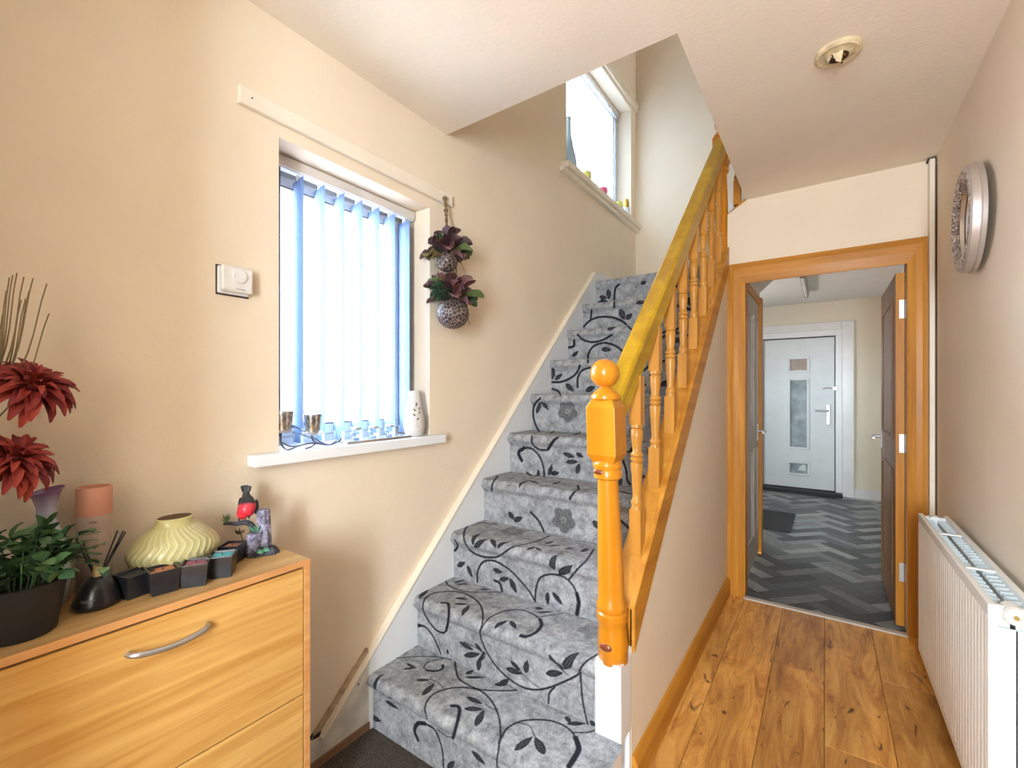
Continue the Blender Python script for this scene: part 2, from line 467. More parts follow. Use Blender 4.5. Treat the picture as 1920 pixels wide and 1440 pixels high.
# front hall beyond the doorway
struct('wall_front', wall_cells(MB(), 'y', 6.73, 6.90, XL - 0.24, 0.72, 0, 2.37, [(-0.735, 0.172, 0.0, 2.02)]), M_FARWALL, 'cream wall around the white front door')
struct('wall_fronthall_right', MB().box(0.58, 0.72, YD + 0.11, 6.73, 0, 2.37), M_FARWALL, 'cream side wall in the front hall beyond the doorway')
struct('wall_fronthall_left', wall_cells(MB(), 'x', XL - 0.24, XL, 4.15, 6.73, 0, 2.37, [WIN4]), M_FARWALL, 'left wall of the front hall with the added unseen window')
lw = wall_cells(MB(), 'x', -0.55, -0.433, YD + 0.11, 4.13, 0, 2.37, [(3.245, 4.0, 0, 1.95)])
lw.box(XL, -0.55, 4.06, 4.13, 0, 1.9)
struct('wall_cupboard', lw, M_FARWALL, 'short wall with the understairs cupboard door')
struct('ceiling_fronthall', MB().box(XL, 0.72, 4.13, 6.9, 2.37, 2.5).box(-0.55, 0.72, YD + 0.11, 4.13, 2.37, 2.5)
       .prism([(-0.445, 2.05), (-0.445, 2.37), (-0.10, 2.37)], 'y', YD + 0.115, 4.12), M_FARCEIL, 'white ceiling of the front hall with the sloping stair soffit')

# floors ----------------------------------------------------------
fl = struct('floor', MB().box(-0.52, XR + 0.1, -1.72, YD, -0.06, -0.004), M_DARK, 'rustic oak plank floor of the hall')
xs = [-0.52, -0.405, -0.203, -0.002, 0.203, 0.405, XR + 0.02]
cuts = [[-1.72, -0.4, 0.85, 2.1, YD], [-1.72, 0.3, 1.6, YD], [-1.72, -0.1, 1.15, 2.44, YD], [-1.72, 0.62, 1.97, YD], [-1.72, -0.3, 1.02, 2.55, YD], [-1.72, 0.2, 1.5, 2.8, YD]]
for i in range(6):
    for a, b in zip(cuts[i], cuts[i][1:]):
        obj('plank', MB().box(xs[i] + 0.0007, xs[i + 1] - 0.0007, a + 0.0007, b - 0.0007, -0.012, 0.0), M_FLOOR, fl,
            origin=((xs[i] + xs[i + 1]) / 2, (a + b) / 2, -0.012), bevel=0.0012, segs=1)
fc = struct('floor_carpet', MB().box(XL, -0.52, -1.72, 1.35, -0.06, 0.0), M_BROWNCARPET, 'dark brown short pile carpet at the foot of the stairs')
ff = struct('floor_fronthall', MB().box(XL, 0.72, YD, 6.95, -0.06, -0.002), M_LINO, 'grey herringbone tile floor of the front hall')
# double herringbone, tiles at 45 degrees to the hall
TW, TL = 0.09, 0.36
A2 = Vector((math.sqrt(.5), math.sqrt(.5))); B2 = Vector((-math.sqrt(.5), math.sqrt(.5)))
S0, T0 = 2.2146, 2.534
def clip(poly, lims):
    for ax, sg, lim in lims:
        o = []
        for i in range(len(poly)):
            p, q = poly[i], poly[(i + 1) % len(poly)]
            dp, dq = sg * (p[ax] - lim), sg * (q[ax] - lim)
            if dp <= 0: o.append(p)
            if dp * dq < 0:
                t = dp / (dp - dq); o.append((p[0] + (q[0] - p[0]) * t, p[1] + (q[1] - p[1]) * t))
        poly = o
        if len(poly) < 3: return []
    return poly
LIMS = [(0, -1, -0.95), (0, 1, 0.578), (1, -1, YD + 0.004), (1, 1, 6.62)]
W2 = 2 * TW
tiles = []
for k in range(-30, 31):
    for mcol in range(-12, 13):
        for kind in 'HV':
            if kind == 'H': s, t, ds, dt = k + 4 * mcol, k, 2, 1
            else: s, t, ds, dt = k + 2 + 4 * mcol, k - 1, 1, 2
            for half in (0, 1):
                g = 0.0017
                if kind == 'H': r = (s * W2 + S0, (s + ds) * W2 + S0, t * W2 + T0 + half * TW, t * W2 + T0 + (half + 1) * TW)
                else: r = (s * W2 + S0 + half * TW, s * W2 + S0 + (half + 1) * TW, t * W2 + T0, (t + dt) * W2 + T0)
                pl = [A2 * a + B2 * b for a, b in ((r[0] + g, r[2] + g), (r[1] - g, r[2] + g), (r[1] - g, r[3] - g), (r[0] + g, r[3] - g))]
                pl = clip([tuple(p) for p in pl], LIMS)
                if len(pl) >= 3:
                    ar = abs(sum(pl[i][0] * pl[(i + 1) % len(pl)][1] - pl[(i + 1) % len(pl)][0] * pl[i][1] for i in range(len(pl)))) / 2
                    if ar > 1e-4: tiles.append((pl, half))
tiles.sort(key=lambda p: p[0][0][1])
for n_, (pl, half) in enumerate(tiles[:300]):
    c = (sum(p[0] for p in pl) / len(pl), sum(p[1] for p in pl) / len(pl), -0.002)
    obj('tile', MB().prism(pl, 'z', -0.004, 0.0), TILE_MATS[random.choice([0, 1, 4, 4, 2] if half else [3, 5, 2, 5, 1])], ff, origin=c)
if len(tiles) > 300:
    mb = MB()
    for pl, half in tiles[300:]: mb.prism(pl, 'z', -0.004, 0.0)
    tag(obj('tiles_beyond', mb, TILE_MATS[1], ff), kind='stuff')
struct('trim_threshold', MB().prism([(YD - 0.035, 0.0), (YD + 0.012, 0.0), (YD + 0.006, 0.007), (YD - 0.03, 0.007)], 'x', -0.41, 0.352),
       plain('pale_threshold_bar', (0.62, 0.56, 0.48), 0.5), 'pale threshold bar between oak and tile floors')

# skirtings and trims ------------------------------------------------
def skirting(name, mb_poly, a, b, axis, mat, label):
    return struct(name, MB().prism(mb_poly, axis, a, b), mat, label, bevel=0.002)
skirting('baseboard_hall', [(-0.505, 0.0), (-0.486, 0.0), (-0.486, 0.085), (-0.492, 0.098), (-0.498, 0.108), (-0.505, 0.112)], 1.395, YD - 0.02, 'y', M_PINE_Y,
         'orange pine skirting below the understair wall')
skirting('baseboard_fronthall', [(0.20, 0.0), (0.578, 0.0), (0.578, 0.11), (0.20, 0.11)], 6.715, 6.73, 'y', M_GLOSS, 'white skirting right of the front door')
struct('baseboard_fronthall_right', MB().box(0.566, 0.58, YD + 0.13, 6.715, 0, 0.11), M_GLOSS, 'white skirting along the front hall wall', bevel=0.003)
struct('baseboard_right', MB().box(XR - 0.016, XR, 1.17, YD - 0.06, 0, 0.11), M_PINE_Y, 'pine skirting under the radiator', bevel=0.003)
# worn skirting and string foot left of the first step
sk = struct_empty('baseboard_left', (XL, 0.6, 0), 'worn white skirting board with bare wood strip beside the first stair')
obj('board', MB().prism([(-0.3, 0.022), (1.10, 0.022), (1.10, 0.285), (0.885, 0.095), (-0.3, 0.095)], 'x', XL, XL + 0.018), M_OLDGLOSS, sk)
obj('wood_strip', MB().box(XL, XL + 0.026, -0.3, 1.105, 0.0, 0.026), wood('bare_skirting_wood', (0.22, 0.11, 0.06), (0.36, 0.20, 0.11), 'y', coat=0), sk)
obj('cracked_edge', MB().prism([(0.868, 0.082), (1.085, 0.276), (1.085, 0.300), (0.86, 0.100)], 'x', XL, XL + 0.012), plain('bare_brown_filler', (0.46, 0.34, 0.22), 0.8, vary=0.3, scale=30), sk)
obj('hole', MB().sphere((XL + 0.004, 0.882, 0.098), (0.014, 0.028, 0.012), 10, 6), M_DARK, sk)
for yy, zz in ((1.01, 0.192), (1.04, 0.19), (0.985, 0.168)):
    obj('nail_head', MB().sphere((XL + 0.018, yy, zz), (0.003, 0.004, 0.004), 8, 5), plain('rusty_nail', (0.2, 0.09, 0.05), 0.8), sk)
tb = struct_empty('trim_1', (0.445, YD, 0), 'cream pipe boxing in the corner beside the doorway')
obj('boxing', MB().box(0.431, 0.452, YD - 0.055, YD, 0.0, 2.436), M_CREAM, tb, bevel=0.003)
obj('boxing_gap', MB().box(0.452, XR, YD - 0.045, YD, 0.0, 2.405), plain('brown_gap', (0.10, 0.05, 0.03), 0.8, vary=0.3), tb)
obj('chipped_top', MB().prism([(0.424, 2.436), (0.436, 2.428), (XR, 2.440), (XR, 2.45), (0.428, 2.45)], 'y', YD - 0.03, YD), plain('dark_hole', (0.06, 0.04, 0.03), 0.9), tb)
pel = struct('trim_2', MB().box(XL, XL + 0.018, 0.63, 1.555, 2.122, 2.176), M_CREAM, 'painted batten fixed above the hall window', bevel=0.004)
obj('screw', MB().sphere((XL + 0.018, 0.665, 2.15), 0.0025, 8, 5), M_DARK, pel)
obj('screw', MB().sphere((XL + 0.018, 1.52, 2.15), 0.0025, 8, 5), M_DARK, pel)
struct('trim_3', MB().box(XL, XL + 0.022, 2.6, 4.05, 3.825, 3.885).box(XL + 0.004, XL + 0.034, 2.6, 4.045, 3.868, 3.885), M_CREAM, 'painted curtain batten above the stair window', bevel=0.003)

# windows -------------------------------------------------------------
def window(name, W, label, sill_y=None, mullions=(), transom=None):
    y0, y1, z0, z1 = W
    root = struct_empty(name, (XL - 0.2, (y0 + y1) / 2, z0), label)
    xf0, xf1 = XL - 0.225, XL - 0.165
    fw = 0.04
    fr = MB().ring('x', xf0, xf1, y0, y1, z0, z1, fw, fw + 0.02)
    obj('frame', fr, M_UPVC, root, bevel=0.004)
    edges = [y0 + fw, *mullions, y1 - fw]
    for i, mu in enumerate(mullions):
        obj('mullion', MB().box(xf0, xf1, mu - 0.028, mu + 0.028, z0 + fw, z1 - fw), M_UPVC, root, bevel=0.004)
    for a, b in zip(edges, edges[1:]):
        sa, sb, s0, s1 = a + 0.002, b - 0.002, z0 + fw + 0.022, z1 - fw - 0.002
        sash = MB()
        w = 0.038
        xs0, xs1 = xf0 + 0.005, xf1 + 0.012
        sash.ring('x', xs0, xs1, sa, sb, s0, s1, w)
        so = obj('sash', sash, M_UPVC, root, bevel=0.004)
        g = MB()
        q = 0.004
        g.box(xs1 - 0.006, xs1 + 0.001, sa + w - q, sb - w + q, s1 - w - q, s1 - w).box(xs1 - 0.006, xs1 + 0.001, sa + w - q, sb - w + q, s0 + w, s0 + w + q)
        g.box(xs1 - 0.006, xs1 + 0.001, sa + w, sa + w + q, s0 + w, s1 - w).box(xs1 - 0.006, xs1 + 0.001, sb - w - q, sb - w, s0 + w, s1 - w)
        obj('gasket', g, M_SEAL, so)
        obj('pane', MB().box(xf0 + 0.025, xf0 + 0.031, sa + w - 0.004, sb - w + 0.004, s0 + w - 0.004, s1 - w + 0.004), M_GLASS, so)
    if sill_y:
        obj('sill', MB().box(XL - 0.2, XL + 0.048, *sill_y, z0 - 0.004, z0 + 0.033) if name == 'window_1' else
            MB().box(XL - 0.2, XL + 0.055, *sill_y, z0 - 0.02, z0 + 0.022).box(XL, XL + 0.035, sill_y[0] - 0.03, sill_y[1], z0 - 0.05, z0 - 0.02), M_UPVC if name == 'window_1' else M_CREAM, root, bevel=0.004)
    return root
window('window_1', WIN1, 'white framed hall window with overexposed daylight behind it', (0.66, 1.478))
window('window_2', WIN2, 'stair window high above the half landing', (2.63, 4.05))
window('window_added', WIN4, 'unseen side window added to light the front hall')  # out-of-view window put in so that light reaches the front hall
# outside: neighbouring brick house across the side path
M_BRICKWALL = None
def brick_mat():
    m, nt, b = new_mat('brick_wall_outside')
    v = coords(nt, (1, 1, 1))
    sx = N(nt, 'ShaderNodeSeparateXYZ'); nt.links.new(v, sx.inputs[0])
    cb = N(nt, 'ShaderNodeCombineXYZ'); nt.links.new(sx.outputs[1], cb.inputs[0]); nt.links.new(sx.outputs[2], cb.inputs[1])
    br = N(nt, 'ShaderNodeTexBrick'); br.inputs['Scale'].default_value = 4.4
    br.inputs['Color1'].default_value = (0.50, 0.20, 0.14, 1); br.inputs['Color2'].default_value = (0.42, 0.17, 0.12, 1); br.inputs['Mortar'].default_value = (0.6, 0.5, 0.45, 1)
    nt.links.new(cb.outputs[0], br.inputs['Vector'])
    nt.links.new(br.outputs[0], b.inputs['Base Color']); b.inputs['Roughness'].default_value = 0.9
    return m
struct('wall_outside', MB().box(-4.6, -4.4, -1.0, 9.0, -0.5, 1.28), brick_mat(), 'low brick garden wall outside the hall window')
struct('ground_outside', MB().box(-14, XL - 0.26, -6, 12, -0.6, -0.5), plain('grey_path', (0.5, 0.5, 0.5), 0.9), 'pale path outside the windows')

# doorway --------------------------------------------------------------
d1 = struct_empty('door_1', (-0.03, YD, 0), 'open pine doorway with moulded architrave leading to the front hall')
def architrave_poly(a, b):   # section: a inner edge, b outer edge, y depth
    return [(a, YD), (b, YD), (b, YD - 0.017), (b + (a - b) * 0.25, YD - 0.02), (b + (a - b) * 0.55, YD - 0.018), (b + (a - b) * 0.9, YD - 0.011), (a, YD - 0.008)]
def mitre(mb, inner, outer, side):
    return mb
zi, zo = 1.935, 2.06
def post(x_in, x_out):
    """upright architrave mitred at the head"""
    mb = MB()
    sec = architrave_poly(x_in, x_out)
    n = len(sec)
    vs = [(x, y, 0.0) for x, y in sec]
    for x, y in sec:
        t = (x - x_in) / (x_out - x_in)
        vs.append((x, y, zi + (zo - zi) * t))
    fs = [tuple(range(n)), tuple(range(2 * n - 1, n - 1, -1))] + [(i, (i + 1) % n, (i + 1) % n + n, i + n) for i in range(n)]
    return mb.add(vs, fs)
obj('architrave', post(-0.41, -0.4845), M_PINE_Z, d1)
obj('architrave', post(0.352, 0.428), M_PINE_Z, d1)
hd = MB()
sec = [(z, y) for z, y in architrave_poly(zi, zo)]
n = len(sec)
vs = []
for s_, xi, xo in ((0, -0.41, -0.4845), (1, 0.352, 0.428)):
    for z, y in sec:
        t = (z - zi) / (zo - zi)
        vs.append((xi + (xo - xi) * t, y, z))
hd.add(vs, [tuple(range(n)), tuple(range(2 * n - 1, n - 1, -1))] + [(i, (i + 1) % n, (i + 1) % n + n, i + n) for i in range(n)])
obj('architrave', hd, M_PINE_X, d1)
jl = MB().box(-0.428, -0.404, YD - 0.006, YD + 0.118, 0, 1.985)
obj('jamb', jl, M_PINE_Z, d1, bevel=0.002)
obj('scribe_strip', MB().box(-0.5045, -0.4845, YD - 0.014, YD, 0.0, 2.06), M_PINE_Z, d1)
obj('jamb', MB().box(0.353, 0.377, YD - 0.006, YD + 0.118, 0, 1.985), M_PINE_Z, d1, bevel=0.002)
obj('head_lining', MB().prism([(YD - 0.006, 1.936), (YD + 0.118, 1.972), (YD + 0.118, 1.985), (YD - 0.006, 1.985)], 'x', -0.404, 0.353), M_PINE_X, d1, bevel=0.002)
# leaf swung open into the front hall, hinge edge towards us
M_LEAF = wood('stained_door_face', (0.20, 0.085, 0.022), (0.32, 0.15, 0.045), 'z', scale=12, stretch=0.12, coat=0.2)
y0l, y1l = YD + 0.07, YD + 0.83
leaf = obj('leaf', MB().box(0.312, 0.350, y0l + 0.002, y1l, 0.012, 1.905), M_LEAF, d1, bevel=0.002)
obj('hinge_edge', MB().box(0.3125, 0.3495, y0l - 0.003, y0l + 0.004, 0.012, 1.905), M_PINE_Z, leaf)
for z_a, z_b in ((1.0, 1.78), (0.2, 0.84)):
    obj('panel_moulding', MB().ring('x', 0.307, 0.313, y0l + 0.12, y1l - 0.12, z_a, z_b, 0.02), M_LEAF, leaf, bevel=0.002)
for zz in (0.30, 0.99, 1.71):
    hg = obj('hinge', MB().box(0.326, 0.352, y0l - 0.0055, y0l - 0.002, zz - 0.05, zz + 0.05), M_CHROME, d1, bevel=0.001)
    obj('hinge_knuckle', MB().lathe([(0.006, -0.05), (0.006, 0.05)], (0.353, y0l - 0.006, zz), 10), M_CHROME, hg, smooth=True)
def lever(parent, x, y, z, sx, sy):
    """rose and lever handle on a face with normal sx along x, lever pointing sy along y"""
    h = obj('handle', MB().tube([(x, y, z), (x + sx * 0.045, y, z), (x + sx * 0.052, y + sy * 0.012, z), (x + sx * 0.05, y + sy * 0.11, z - 0.004)], [0.009, 0.009, 0.0095, 0.008], 10), M_CHROME, parent, smooth=True)
    obj('handle_plate', MB().box(min(x, x + sx * 0.006), max(x, x + sx * 0.006), y - 0.02, y + 0.02, z - 0.075, z + 0.06), M_CHROME, h, bevel=0.002)
    return h
lever(d1, 0.312, y1l - 0.06, 0.97, -1, -1)
# cupboard door on the left, inside the front hall
d2 = struct_empty('door_2', (-0.44, 3.62, 0), 'white panelled cupboard door in pine frame left inside the doorway')
M_CUPD = plain('pale_grey_door_paint', (0.50, 0.44, 0.39), 0.45, vary=0.08, scale=9)
lf = obj('leaf', MB().box(-0.464, -0.427, 3.255, 3.99, 0.02, 1.94), M_CUPD, d2, bevel=0.002)
for a, b, c, d in ((3.34, 3.585, 0.22, 0.86), (3.665, 3.905, 0.22, 0.86), (3.34, 3.585, 1.02, 1.82), (3.665, 3.905, 1.02, 1.82)):
    fr = MB().ring('x', -0.427, -0.420, a, b, c, d, 0.02)
    pn = obj('panel', MB().box(-0.428, -0.424, a + 0.02, b - 0.02, c + 0.02, d - 0.02), M_CUPD, lf)
    obj('panel_bead', fr, M_DARK if False else M_CUPD, pn, bevel=0.002)
obj('frame_post', MB().box(-0.445, -0.405, 3.992, 4.075, 0.0, 2.0), M_PINE_Z, d2, bevel=0.003)
obj('frame_post', MB().box(-0.445, -0.418, YD + 0.127, 3.252, 0.0, 2.0), M_PINE_Z, d2, bevel=0.003)
obj('frame_head', MB().box(-0.445, -0.418, 3.252, 3.992, 1.945, 2.0), M_PINE_Y, d2, bevel=0.003)
lever(d2, -0.427, 3.93, 0.965, 1, -1)
# front door -----------------------------------------------------------
d3 = struct_empty('door_3', (-0.28, 6.73, 0), 'white front door with three grey glazed panels at the end')
M_DOORW = plain('front_door_white', (0.72, 0.76, 0.78), 0.35, vary=0.03)
fr = MB().box(-0.735, -0.665, 6.70, 6.82, 0.045, 1.945).box(0.105, 0.172, 6.70, 6.82, 0.045, 1.945).box(-0.735, 0.172, 6.70, 6.82, 1.945, 2.02)
obj('frame', fr, M_UPVC, d3, bevel=0.006)
ar = MB().box(0.165, 0.285, 6.706, 6.73, 0.0, 2.115).box(-0.85, 0.165, 6.706, 6.73, 2.02, 2.115).box(-0.85, -0.735, 6.706, 6.73, 0.0, 2.02)
obj('architrave', ar, M_GLOSS, d3, bevel=0.006)
obj('threshold_step', MB().box(-0.735, 0.172, 6.60, 6.82, 0.0, 0.045), M_BLACK, d3, bevel=0.004)
GL = [(-0.368, -0.186, 1.534, 1.675), (-0.365, -0.188, 0.566, 1.41), (-0.368, -0.180, 0.235, 0.36)]
dl = obj('leaf', wall_cells(MB(), 'y', 6.735, 6.79, -0.657, 0.094, 0.055, 1.931, GL), M_DOORW, d3)
obj('gasket', MB().box(0.094, 0.100, 6.733, 6.75, 0.055, 1.937).box(-0.665, 0.100, 6.733, 6.75, 1.931, 1.938).box(-0.665, -0.657, 6.733, 6.75, 0.055, 1.937), M_SEAL, d3)
M_OBSC = plain('obscure_glass', (0.30, 0.36, 0.38), 0.3, vary=0.35, scale=9, bumpy=0.3, bscale=70)
M_BRONZEGL = plain('brownish_obscure_glass', (0.40, 0.32, 0.27), 0.35, vary=0.2, scale=9, bumpy=0.3, bscale=70)
for i, (a, b, c, d) in enumerate(GL):
    w = 0.028
    bd = MB().ring('y', 6.722, 6.74, a - w, b + w, c - w, d + w, w)
    pb = obj('glazing_bead', bd, M_DOORW, dl, bevel=0.004)
    obj('pane', MB().box(a, b, 6.755, 6.765, c, d), M_BRONZEGL if i == 0 else M_OBSC, dl)
obj('letter_flap', MB().prism([(-0.29, 0.27), (-0.20, 0.27), (-0.20, 0.345), (-0.24, 0.345)], 'y', 6.752, 6.756), M_DOORW, dl)
hp = obj('handle_plate', MB().box(0.012, 0.052, 6.725, 6.735, 0.86, 1.11), M_CHROME, d3, bevel=0.004)
obj('handle', MB().tube([(0.03, 6.735, 1.03), (0.03, 6.69, 1.03), (0.02, 6.683, 1.03), (-0.10, 6.685, 1.032)], [0.011, 0.011, 0.012, 0.01], 10), M_CHROME, hp, smooth=True)
obj('lock_cylinder', MB().lathe([(0.012, 0), (0.012, 0.012)], M=Matrix.Translation((0.032, 6.727, 0.92)) @ Matrix.Rotation(PI / 2, 4, 'X'), seg=12), M_CHROME, hp, smooth=True)
bo = obj('door_chain', MB().tube([(-0.02, 6.715, 1.30), (0.03, 6.70, 1.315), (0.085, 6.71, 1.30)], 0.006, 8), M_CHROME, d3, smooth=True)
obj('chain_plate', MB().box(0.075, 0.125, 6.69, 6.712, 1.28, 1.33), M_CHROME, bo, bevel=0.003)
for zz in (0.35, 0.98, 1.6, 1.8):
    obj('hinge', MB().lathe([(0.011, -0.05), (0.011, 0.05)], (-0.672, 6.69, zz), 10), M_UPVC, d3, smooth=True)
# ================================================================== STAIRCASE
STX0, STX1 = XL + 0.025, -0.562
def step_profile(k):
    """riser foot -> nosing -> back of tread, as (y, z) with rounded carpeted nosing"""
    z0, z1 = RISE * (k - 1), RISE * k
    yn, yr = nose_y(k), nose_y(k) + 0.024
    P = [(yr, z0), (yr, z0 + 0.05), (yr, z1 - 0.062), (yr - 0.006, z1 - 0.054)]
    R = 0.026
    for a in np.linspace(-60, 90, 9):
        t = math.radians(a)
        P.append((yn + R - R * math.cos(t), z1 - R + R * math.sin(t)))
    P.append(((nose_y(k + 1) + 0.024) if k < 10 else 4.05, z1))
    return P
def resample(P, step):
    P = np.array(P); seg = np.hypot(*np.diff(P, axis=0).T); s = np.r_[0, np.cumsum(seg)]
    n = max(8, int(round(s[-1] / step)))
    t = np.unique(np.r_[np.linspace(0, s[-1], n + 1)])
    return np.c_[np.interp(t, s, P[:, 0]), np.interp(t, s, P[:, 1])], t, s[-1]
VOFF, PROF = {}, {}
acc = 0.0
for k in range(1, 11):
    PROF[k] = step_profile(k)
    VOFF[k] = acc
    p = np.array(PROF[k]); acc += np.hypot(*np.diff(p, axis=0).T).sum()
SEGS = []
for k in range(1, 11):
    p = np.array(PROF[k]); l = np.hypot(*np.diff(p, axis=0).T); s = VOFF[k] + np.r_[0, np.cumsum(l)]
    for i in range(len(p) - 1): SEGS.append((p[i, 0], p[i, 1], p[i + 1, 0], p[i + 1, 1], s[i], s[i + 1]))
SEGS = np.array(SEGS)
def to_uv(px, py):
    """photo pixel -> (u across the stair, v along the unrolled carpet, depth)"""
    d = ray(px, py)
    y0, z0, y1, z1 = SEGS[:, 0], SEGS[:, 1], SEGS[:, 2], SEGS[:, 3]
    ey, ez = y1 - y0, z1 - z0
    den = d[1] * ez - d[2] * ey
    den = np.where(abs(den) < 1e-9, 1e-9, den)
    t = (y0 * ez - (z0 - CAMH) * ey) / den
    w = (y0 * d[2] - (z0 - CAMH) * d[1]) / den
    ok = (w >= -1e-6) & (w <= 1 + 1e-6) & (t > 0)
    if not ok.any(): return None
    i = np.argmin(np.where(ok, t, 1e9))
    return np.array([t[i] * d[0], SEGS[i, 4] + w[i] * (SEGS[i, 5] - SEGS[i, 4]), t[i]])

# carpet print traced as vines (width, points), leaves (base, tip, width) and flowers (centre, radius);
# window A: origin 640,960 scale 3; window B: origin 860,500 scale 3.4286
VA = [(6, [(160, 870), (200, 850), (270, 828), (350, 818), (480, 812), (570, 820), (620, 832)]),
      (9, [(638, 842), (655, 925), (700, 965), (780, 998), (900, 1005), (985, 1003)]),
      (9, [(482, 1165), (470, 1100), (500, 1040), (560, 1005), (640, 988), (720, 990), (790, 1010), (850, 1070), (885, 1150), (895, 1240), (885, 1330), (875, 1400), (880, 1450)]),
      (6, [(570, 825), (500, 840), (465, 870), (480, 890)]), (13, [(480, 890), (530, 895), (570, 880), (570, 862)]),
      (17, [(620, 1090), (650, 1092), (665, 1110), (660, 1150), (645, 1210), (628, 1270)]), (4, [(628, 1270), (590, 1260), (545, 1225)]),
      (10, [(885, 1300), (930, 1220), (1000, 1180), (1090, 1168), (1180, 1175), (1250, 1200), (1300, 1240), (1315, 1270)]),
      (26, [(1318, 1270), (1335, 1330), (1310, 1385), (1280, 1430)]), (7, [(1300, 1240), (1380, 1240), (1430, 1225)]),
      (10, [(470, 1190), (520, 1220), (555, 1290), (570, 1360), (575, 1440)]), (19, [(430, 1280), (412, 1230), (430, 1190), (470, 1190)]),
      (14, [(565, 510), (600, 515), (605, 560), (600, 620), (590, 665)]),
      (9, [(590, 668), (570, 680), (530, 660), (490, 610), (460, 550), (470, 490), (510, 460), (580, 447), (660, 450), (730, 475), (780, 520), (797, 580), (790, 640), (780, 680), (800, 750), (850, 840), (900, 900), (960, 950), (1020, 985), (1090, 1000), (1160, 990), (1240, 960), (1330, 915), (1345, 880), (1380, 840), (1440, 800)]),
      (9, [(1345, 900), (1350, 980), (1360, 1080), (1385, 1190)]), (9, [(1200, 985), (1170, 1020), (1165, 1075)]),
      (8, [(790, 650), (810, 620), (850, 585), (930, 555), (1010, 550), (1080, 575), (1115, 600)]),
      (17, [(1118, 603), (1125, 640), (1090, 680), (1040, 700), (1010, 695)]), (6, [(1120, 590), (1180, 580), (1245, 570)]),
      (7, [(580, 370), (600, 410), (650, 435), (720, 450), (900, 450)]),
      (9, [(430, 640), (470, 645), (510, 690), (545, 760), (560, 800)]), (15, [(425, 690), (415, 645), (445, 638)]),
      (9, [(870, 68), (760, 62), (710, 80), (690, 120), (695, 170), (730, 220), (790, 250), (860, 255), (900, 240), (960, 200), (1040, 180), (1110, 160), (1170, 135)]),
      (9, [(765, 395), (768, 330), (800, 280), (860, 275), (940, 320), (1010, 390), (1060, 450), (1090, 505)]),
      (9, [(1090, 495), (1095, 430), (1120, 370), (1180, 350), (1250, 365), (1300, 410), (1325, 460)]), (20, [(1325, 460), (1335, 510), (1325, 575)]),
      (9, [(1280, 380), (1330, 320), (1380, 270), (1420, 210)]), (12, [(860, 385), (890, 400), (905, 445)]),
      (11, [(640, 160), (655, 190), (640, 215), (615, 215)]), (10, [(1065, 0), (1110, 50), (1140, 110)]),
      (3, [(690, 730), (760, 765), (815, 800)]), (3, [(960, 845), (1060, 950), (1110, 985)]), (3, [(1180, 830), (1260, 905), (1275, 915)]), (3, [(810, 1080), (850, 1108), (885, 1108)]),
      (3, [(1000, 1185), (1060, 1205), (1088, 1262)]), (3, [(500, 940), (545, 960), (575, 992)]), (3, [(920, 960), (985, 1003)])]
LA = [((345, 885), (430, 872), 18), ((365, 850), (420, 880), 17), ((420, 945), (500, 945), 24), ((455, 1032), (525, 962), 36), ((215, 1015), (245, 908), 26), ((235, 1028), (290, 1045), 15), ((245, 1060), (326, 1110), 22),
      ((165, 1150), (225, 1177), 30), ((705, 1040), (795, 1080), 32), ((690, 1105), (800, 1110), 36), ((755, 1205), (802, 1112), 42), ((975, 1342), (1078, 1262), 46), ((1142, 1365), (1088, 1262), 54),
      ((733, 1345), (812, 1422), 34), ((595, 1442), (640, 1400), 30), ((1260, 1148), (1292, 1190), 28), ((1268, 1190), (1375, 1190), 32), ((1395, 1178), (1440, 1205), 28),
      ((665, 732), (745, 777), 26), ((690, 808), (782, 798), 30), ((750, 738), (797, 792), 22), ((785, 835), (808, 782), 26), ((768, 892), (782, 812), 32),
      ((925, 880), (1022, 912), 32), ((952, 838), (1012, 898), 28), ((1035, 905), (1047, 832), 36), ((1168, 800), (1252, 902), 36), ((1252, 885), (1342, 792), 50), ((1150, 910), (1247, 905), 36),
      ((860, 972), (945, 938), 36), ((700, 912), (742, 888), 28), ((698, 930), (808, 930), 22), ((640, 483), (712, 490), 26), ((635, 515), (718, 520), 22), ((680, 585), (722, 522), 30),
      ((862, 657), (938, 608), 30), ((952, 612), (984, 658), 32), ((438, 490), (492, 433), 28), ((632, 400), (692, 373), 20), ((640, 406), (727, 405), 16), ((778, 436), (842, 435), 16),
      ((1090, 538), (1137, 546), 30), ((1098, 566), (1192, 560), 18), ((742, 187), (782, 120), 28), ((750, 202), (828, 153), 32), ((845, 152), (872, 202), 28), ((878, 205), (948, 167), 28),
      ((1046, 216), (1092, 193), 22), ((1092, 198), (1128, 222), 20), ((1195, 325), (1215, 242), 40), ((1222, 352), (1303, 298), 50), ((1348, 225), (1392, 203), 28),
      ((652, 305), (697, 283), 28), ((708, 300), (737, 370), 28), ((852, 322), (908, 340), 26), ((888, 382), (947, 372), 26), ((948, 372), (987, 460), 34), ((1160, 450), (1160, 525), 28), ((1187, 452), (1247, 525), 28),
      ((1143, 180), (1202, 163), 18), ((1163, 192), (1237, 185), 16), ((1252, 207), (1322, 200), 16), ((940, 0), (975, 45), 30), ((970, 50), (1020, 30), 30), ((600, 800), (595, 770), 24)]
FA = [((965, 112), 82, 0.6), ((1250, 45), 80, 1.0), ((1420, 670), 95, 0.6)]
